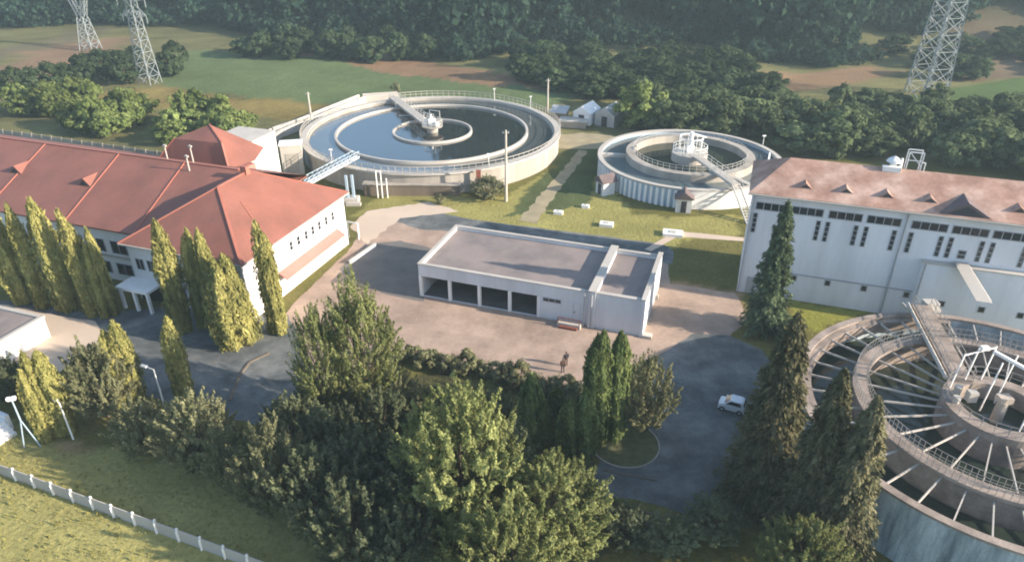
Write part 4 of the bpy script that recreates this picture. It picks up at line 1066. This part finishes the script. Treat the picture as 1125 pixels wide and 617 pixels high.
for s in range(3):
    V, C = broad_leaves(5.5,2.9,17000,230,.06,.2,.095,.6,.5,plume=.75)
    proto('shr', quads_mesh('crown', V, L_SHR), trunk_mesh('trunk',3.6,.12,C[::9],.8), 5.5, 2.9)
for s in range(3):
    V, C = broad_leaves(6.5,3.0,14000,200,.06,.24,.12,.7,.5,plume=.8)
    proto('dark', quads_mesh('crown', V, L_DK), trunk_mesh('trunk',4.5,.13,C[::9],.8), 6.5, 3.0)
for s in range(2):
    V, C = broad_leaves(1.8,1.2,1400,22,.03,.2,.13,.42,.5)
    proto('hedge', quads_mesh('crown', V, L_SHR), trunk_mesh('trunk',1.2,.05,C[::4],.3), 1.8, 1.2)
for s in range(4):
    V, C = broad_leaves(7.5,3.6,2600,60,.03,.62,.4,.95,.5)
    tm = trunk_mesh('trunk',5,.2,C[::6],.6)
    proto('wil', quads_mesh('crown', V, L_WLL), tm, 7.5, 3.6)
    proto('bush', quads_mesh('crown', V, L_WIL), tm, 7.5, 3.6)
for s in range(3):
    V, C = broad_leaves(6.0,3.3,2600,60,.03,.55,.36,.85,.5)
    proto('bri', quads_mesh('crown', V, L_BRI), trunk_mesh('trunk',4,.16,C[::6],.6), 6.0, 3.3)

count = {}
def plant(kind, x, y, h, label, name, cat='tree', rad=None, group=None, z=0.0, lean=0.0):
    ps = KIND[kind]; i = count.get(kind,0); count[kind] = i+1
    crown, trunk, ph, pr = ps[i % len(ps)]
    o = thing(name, label, cat, (x,y,z), random.uniform(0,6.28), group)
    sz = h/ph; sr = (rad/pr) if rad else sz
    o.scale = (sr, sr, sz); o.rotation_euler = (lean*random.uniform(-1,1), lean*random.uniform(-1,1), o.rotation_euler.z)
    link('trunk', trunk, o); link('crown', crown, o)
    return o

# columnar cypresses in front of the office
G1 = 'cypresses in front of the office'
for a, k, r_, lab in (
    ((-56.5, 70.7, 11.8), 'cyp', 1.15, 'yellow green columnar cypress at the left edge of the row by the office'),
    ((-53.7, 69.8, 12.9), 'cyp', 1.15, 'second cypress from the left edge in the row by the office'),
    ((-50.4, 69.0, 13.7), 'cyp', 1.15, 'tallest cypress of the left row, third from the left edge'),
    ((-47.0, 68.1, 12.8), 'cyp', 1.05, 'fourth cypress of the left row by the office'),
    ((-45.0, 67.7, 10.8), 'cyp', .95, 'last and shortest cypress of the left row beside the entrance'),
    ((-35.5, 64.5, 13.2), 'cyp', 1.05, 'first cypress right of the office entrance'),
    ((-33.4, 65.6, 11.7), 'cyp', .9, 'slim cypress second right of the office entrance'),
    ((-31.7, 64.9, 12.0), 'cyp', .9, 'slim cypress just behind the broad yellow cypress'),
    ((-29.1, 62.7, 10.0), 'cypw', 2.2, 'broad yellow cypress clump before the office front'),
    ((-25.2, 64.5, 13.2), 'cyp', 1.1, 'tall cypress against the sunlit office end wall')):
    plant(k, *a, lab, 'cypress_tree', rad=r_, group=G1)
G2 = 'cypresses along the front lawn'
for a, k, r_, lab in (
    ((-40.2, 47.6, 8.9), 'cyp', .95, 'cypress nearest the floodlight mast, left of its pair'),
    ((-39.3, 48.4, 8.6), 'cyp', .95, 'cypress right of its pair beside the floodlight mast'),
    ((-36.2, 52.4, 7.9), 'cyp', .95, 'shorter cypress of the pair left of the lone cypress'),
    ((-35.2, 52.9, 8.7), 'cyp', .9, 'taller cypress of the pair left of the lone cypress'),
    ((-30.6, 53.1, 9.2), 'cyp', .9, 'lone cypress by the asphalt road in front of the office')):
    plant(k, *a, lab, 'cypress_tree', rad=r_, group=G2)
G3 = 'small green cypresses in the central planting'
for a, r_, lab in (
    ((1.6, 47.1, 7.1), .95, 'small green cypress at the back left of the central group'),
    ((2.7, 46.5, 4.7), .75, 'shortest small green cypress of the central group'),
    ((3.7, 47.9, 5.3), .7, 'slim green cypress in the middle back of the central group'),
    ((4.6, 44.8, 6.5), .85, 'green cypress left of the front cypress of the central group'),
    ((5.9, 44.8, 7.4), .9, 'green cypress at the right front of the central group')):
    plant('cypg', *a, lab, 'cypress_tree', rad=r_, group=G3)
plant('cypg2', *(6.9, 46.9, 11.7), 'tall double cypress left of the pair by the kerbed island', 'cypress_tree', rad=1.0)
plant('cypg2', *(8.8, 47.6, 11.3), 'tall narrow cypress right of the pair by the kerbed island', 'cypress_tree', rad=.9)
plant('shr', *(11.3, 48.4, 7.4), 'round olive shrub beside the kerbed island', 'olive_shrub', 'shrub', rad=2.6)
# spruces
plant('sprg', *(27.1, 64.5, 14.8), 'tall dark spruce in front of the white process building', 'spruce_tree', rad=2.3)
plant('spr', *(19.3, 40.7, 16.6), 'tall brown green conifer left of the beamed tank, leftmost of three', 'spruce_tree', rad=3.1)
plant('spr', *(21.2, 36.7, 15.0), 'middle brown green conifer beside the beamed tank', 'spruce_tree', rad=2.7)
plant('spr', *(22.8, 35.1, 14.0), 'right brown green conifer nearest the beamed tank wall', 'spruce_tree', rad=2.7)
plant('spr', *(22.6, 48.2, 9.4), 'smaller dark conifer behind the tall conifer by the drive', 'spruce_tree', rad=2.2)
# broad trees
plant('tall', *(-12.7, 49.8, 14.6), 'tall yellow green tree at the corner of the yard', 'broadleaf_tree', rad=2.8)
plant('tall', *(-16.2, 48.8, 12.5), 'pale spiky tree left of the tall yard corner tree', 'broadleaf_tree', rad=2.1)
plant('dec', -3.6, 37.0, 13.0, 'large yellow green tree at the bottom centre, left of the pair', 'broadleaf_tree', rad=3.9)
plant('dec', 2.8, 34.6, 8.8, 'large yellow green tree at the bottom centre, right of the pair', 'broadleaf_tree', rad=3.7)
plant('dec', 19.3, 31.8, 6.3, 'light green round tree at the bottom edge below the conifers', 'broadleaf_tree', rad=2.9)
plant('dec', -0.6, 30.0, 9.5, 'yellow green tree top cut by the bottom edge', 'broadleaf_tree', rad=3.6)
G4 = 'shrubs along the front lawn'
for a, r_, k, lab in (
    ((-36.6, 50.3, 7.3), 2.9, 'shr', 'rounded shrub between the front lawn cypresses'),
    ((-30.6, 45.4, 5.3), 2.2, 'shr', 'small shrub left of the street lamp on the front lawn'),
    ((-25.6, 44.1, 6.8), 3.0, 'shr', 'broad grey green shrub right of the street lamp on the front lawn'),
    ((-22.2, 41.7, 6.1), 1.9, 'shr', 'low shrub between the two broad front lawn shrubs'),
    ((-17.9, 39.3, 8.2), 3.0, 'shr', 'broad grey green shrub at the right end of the front lawn'),
    ((-14.2, 36.7, 8.0), 2.6, 'dark', 'dark shrub at the shaded end of the front lawn'),
    ((-46.4, 52.7, 4.6), 2.3, 'dark', 'dark bush at the left edge below the pavilion')):
    plant(k, *a, lab, 'garden_shrub', 'shrub', rad=r_, group=G4)
for (x, y, h_, r_, lab) in ((*(8.4, 36.5),2.6,2.0,'low dark bush at the bottom edge below the kerbed island'),(*(11.4, 35.9),2.2,1.9,'low dark bush at the bottom edge in the middle of the drive end'),(*(14.9, 37.1),2.8,2.0,'low dark bush beside the conifers at the drive end'),(*(6.4, 38.0),2.4,1.6,'low dark bush right of the large bottom tree')):
    plant('dark', x, y, h_, lab, 'garden_shrub', 'shrub', rad=r_)
G5 = 'dark thicket in the central planting'
for k, (a, r_) in enumerate((((-10.5, 45.4, 6.3),2.7),((-11.3, 39.3, 7.4),3.0),((-7.3, 38.4, 7.3),3.0),
    ((-10.8, 33.9, 7.5),2.8),((-7.4, 33.5, 6.2),2.6),((-4.4, 43.2, 6.2),2.6),((-0.4, 43.2, 4.8),2.2),((-14.5, 43.2, 6.7),2.6),((-18.3, 45.4, 5.8),2.2))):
    plant('dark', *a, 'dark leafy tree in the shaded thicket below the tall yard tree', 'thicket_tree', 'tree', rad=r_, group=G5)
for a, r_, lab in (((-7.4, 48.4, 4.4),2.0,'pale olive shrub just below the left part of the yard hedge'),((-3.9, 49.8, 3.8),1.7,'pale olive shrub just below the middle of the yard hedge'),
    ((-1.0, 49.3, 3.5),1.4,'small pale shrub left of the small green cypresses'),((-10.5, 51.3, 4.2),1.8,'pale olive shrub at the foot of the tall yard corner tree')):
    plant('shr', *a, lab, 'garden_shrub', 'shrub', rad=r_)
G6 = 'low hedge shrubs along the yard edge'
hp = [(-11.1, 59.1),(-5.7, 57.7),(-0.2, 55.8),(4.1, 53.9),(7.4, 52.4)]
for k in range(22):
    f = k/21*(len(hp)-1); i = min(int(f),len(hp)-2); p = Vector(hp[i]).lerp(Vector(hp[i+1]), f-i)
    plant('hedge', p.x+random.uniform(-.3,.3), p.y+random.uniform(-.6,.4), random.uniform(1.3,2.3), 'low hedge shrub along the front edge of the yard', 'hedge_shrub', 'shrub', rad=random.uniform(.8,1.3), group=G6)
plant('shr', *(-3.6, 102.0, 3.3), 'lone yellowish bush on the lawn before the largest tank', 'olive_shrub', 'shrub', rad=2.6)
plant('hedge', *(-10.8, 99.8), 1.4, 'small round bush on the lawn before the largest tank', 'olive_shrub', 'shrub', rad=.8)
plant('hedge', *(-26.8, 165.5), 2.6, 'small dark bush at the end of the concrete channel', 'olive_shrub', 'shrub', rad=1.2)

# shrubs behind the office
G7 = 'bright shrubs behind the office'
for k in range(34):
    px = random.random()
    x = -114+px*62; y = 148-(x+112)*.38+random.uniform(-1,14)
    plant('bri', x, y, random.uniform(4.0,7.0), 'bright green shrub in the row behind the long red roof', 'wild_shrub', 'shrub', rad=random.uniform(2.4,3.8), group=G7)
# hedgerow bushes on the far left slope
G8 = 'dark bushes on the far meadow'
far = [(-107.0, 172.4),(-104.0, 175.1),(-100.8, 178.9),(-94.0, 175.1),(-107.2, 188.9),(-104.4, 192.1),(-87.0, 182.7),(-87.2, 188.9),(-102.2, 197.6),(-108.8, 169.7),(-111.1, 166.3),(-112.4, 161.4)]
for k in range(30):
    f = k/29; far.append((-75+f*55+random.uniform(-4,4), 208-f*3+random.uniform(-4,12)))
for (x,y) in far:
    plant('bush', x, y, random.uniform(4.5,8), 'dark bush in the hedgerow across the far meadow', 'meadow_bush', 'shrub', rad=random.uniform(2.6,4.2), group=G8, z=float(height(x,y)))
# willows to the right
plant('bri', *(25.8, 139.0, 8.3), 'bright green tree standing beside the grey shed', 'broadleaf_tree', rad=5.0)
G9 = 'willows behind the tanks'
for k in range(105):
    f = random.random(); x = 27+f*82; y = 133-f*32+random.uniform(0,20+f*24)
    if (x-29.3)**2+(y-112.6)**2 < 18**2 or (x-56.5)**2+(y-99)**2 < 16**2: continue
    if abs(x-95)<6 and abs(y-163)<7: continue
    plant('wil', x, y, random.uniform(4.8,7.6), 'willow in the dense band behind the tanks', 'willow_tree', 'tree', rad=random.uniform(3.2,4.8), group=G9, z=float(height(x,y)))
G10 = 'dark bushes below the forest edge'
for k in range(125):
    if k < 95: x = random.uniform(2,60); y = 160+random.uniform(0,40)+max(0,14-x)*.9
    else: x = random.uniform(108,155); y = random.uniform(178,212)
    plant('bush', x, y, random.uniform(3,6.5), 'dark bush between the willows and the forest at upper right' if k < 95 else 'bush on the brown slope beyond the big pylon at upper right', 'meadow_bush', 'shrub', rad=random.uniform(2.8,4.6), group=G10 if k < 95 else 'bushes on the brown slope', z=float(height(x,y)))

# the forest on the hill: one mass
def forest():
    base = [broad_leaves(13,4.6,480,46,.04,1.15,.8,1.35,.5)[0] for _ in range(6)]
    small = [broad_leaves(6,4.0,330,34,.02,.9,.6,1.1,.5)[0] for _ in range(4)]
    base += [spruce_leaves(17,3.4,760,.04,1.0,.5) for _ in range(2)]
    out = []
    def put(V, x, y, s):
        z = float(height(x,y)); a = random.uniform(0,6.28); c, q = math.cos(a)*s, math.sin(a)*s
        W = np.empty_like(V)
        W[...,0] = V[...,0]*c-V[...,1]*q+x; W[...,1] = V[...,0]*q+V[...,1]*c+y; W[...,2] = V[...,2]*s*random.uniform(.8,1.35)+z-.4
        out.append(W)
    def edge(x):
        e = 14+7*math.sin(x*.05)+4*math.sin(x*.13+1)
        if -95 < x < -20: e += 10
        if x < -95: e += 22+(-95-x)*.10
        if x > 100: e += 24
        return e
    n = 0
    while n < 1500:
        y = 205 + 150*random.random()**1.35; x = random.uniform(-.80*y-10, .80*y+10)
        if y - 205 + .10*max(-200,min(200,x)) < edge(x): continue
        put(base[random.randrange(8) if random.random() < .5 else n % 6], x, y, random.uniform(.55,1.3)); n += 1
    for k in range(330):                                  # lower skirt along the edge
        x = random.uniform(-190,190); y = 205-.10*x+edge(x)-random.uniform(0,9)
        put(small[k % 4], x, y, random.uniform(.6,1.15))
    for k in range(260):                                  # upper slope
        y = random.uniform(350,470); x = random.uniform(-110,220); put(base[k % 6], x, y, random.uniform(1.3,1.9))
    o = link('forest', quads_mesh('forest', np.concatenate(out), L_FOR), None, 'stuff')
    tag(o, 'dense dark forest covering the hillside along the top', 'forest')
forest()
# rough scrub and tall grass on the meadow edges
def scatter(name, label, cat, pts, m, l, w, up_=.9, n=6):
    P = np.repeat(np.array(pts), n, 0)+np.concatenate([rng.normal(0,.22,(len(pts)*n,2)), rng.uniform(.02,.25,(len(pts)*n,1))],1)
    nr = rng.normal(0,1,(len(P),3)); nr[:,2] *= .2
    ax = np.stack([rng.normal(0,.3,len(P)), rng.normal(0,.3,len(P)), np.ones(len(P))],-1)
    o = link(name, quads_mesh(name, leaves(P, nr, l, w, ax, .4), m), None, 'stuff'); tag(o, label, cat)
pts = []
for k in range(2600):
    x = random.uniform(-45,2); y = random.uniform(26,50)
    if y > 49-.12*(x+45)*1.1: continue
    pts.append((x,y,0))
scatter('grass', 'dry yellow green grass tufts on the front lawn', 'grass', pts, L_GRS, .2, .07, n=4)

# ------------------------------------------------------------------ air
hz = MB().box(-330,330,-60,640,-1.5,330)
o = link('haze', hz.mesh('haze'), None, 'stuff')
hm = bpy.data.materials.new('haze_air'); hm.use_nodes = True
hn = hm.node_tree; hn.nodes.clear()
ho = hn.nodes.new('ShaderNodeOutputMaterial'); hv = hn.nodes.new('ShaderNodeVolumePrincipled')
hv.inputs['Color'].default_value = (0.66, 0.88, 1.0, 1); hv.inputs['Density'].default_value = 0.0004; hv.inputs['Anisotropy'].default_value = 0.1
hn.links.new(hv.outputs[0], ho.inputs['Volume'])
o.data.materials.append(hm)
tag(o, 'thin pale blue haze in the air over the valley', 'haze')
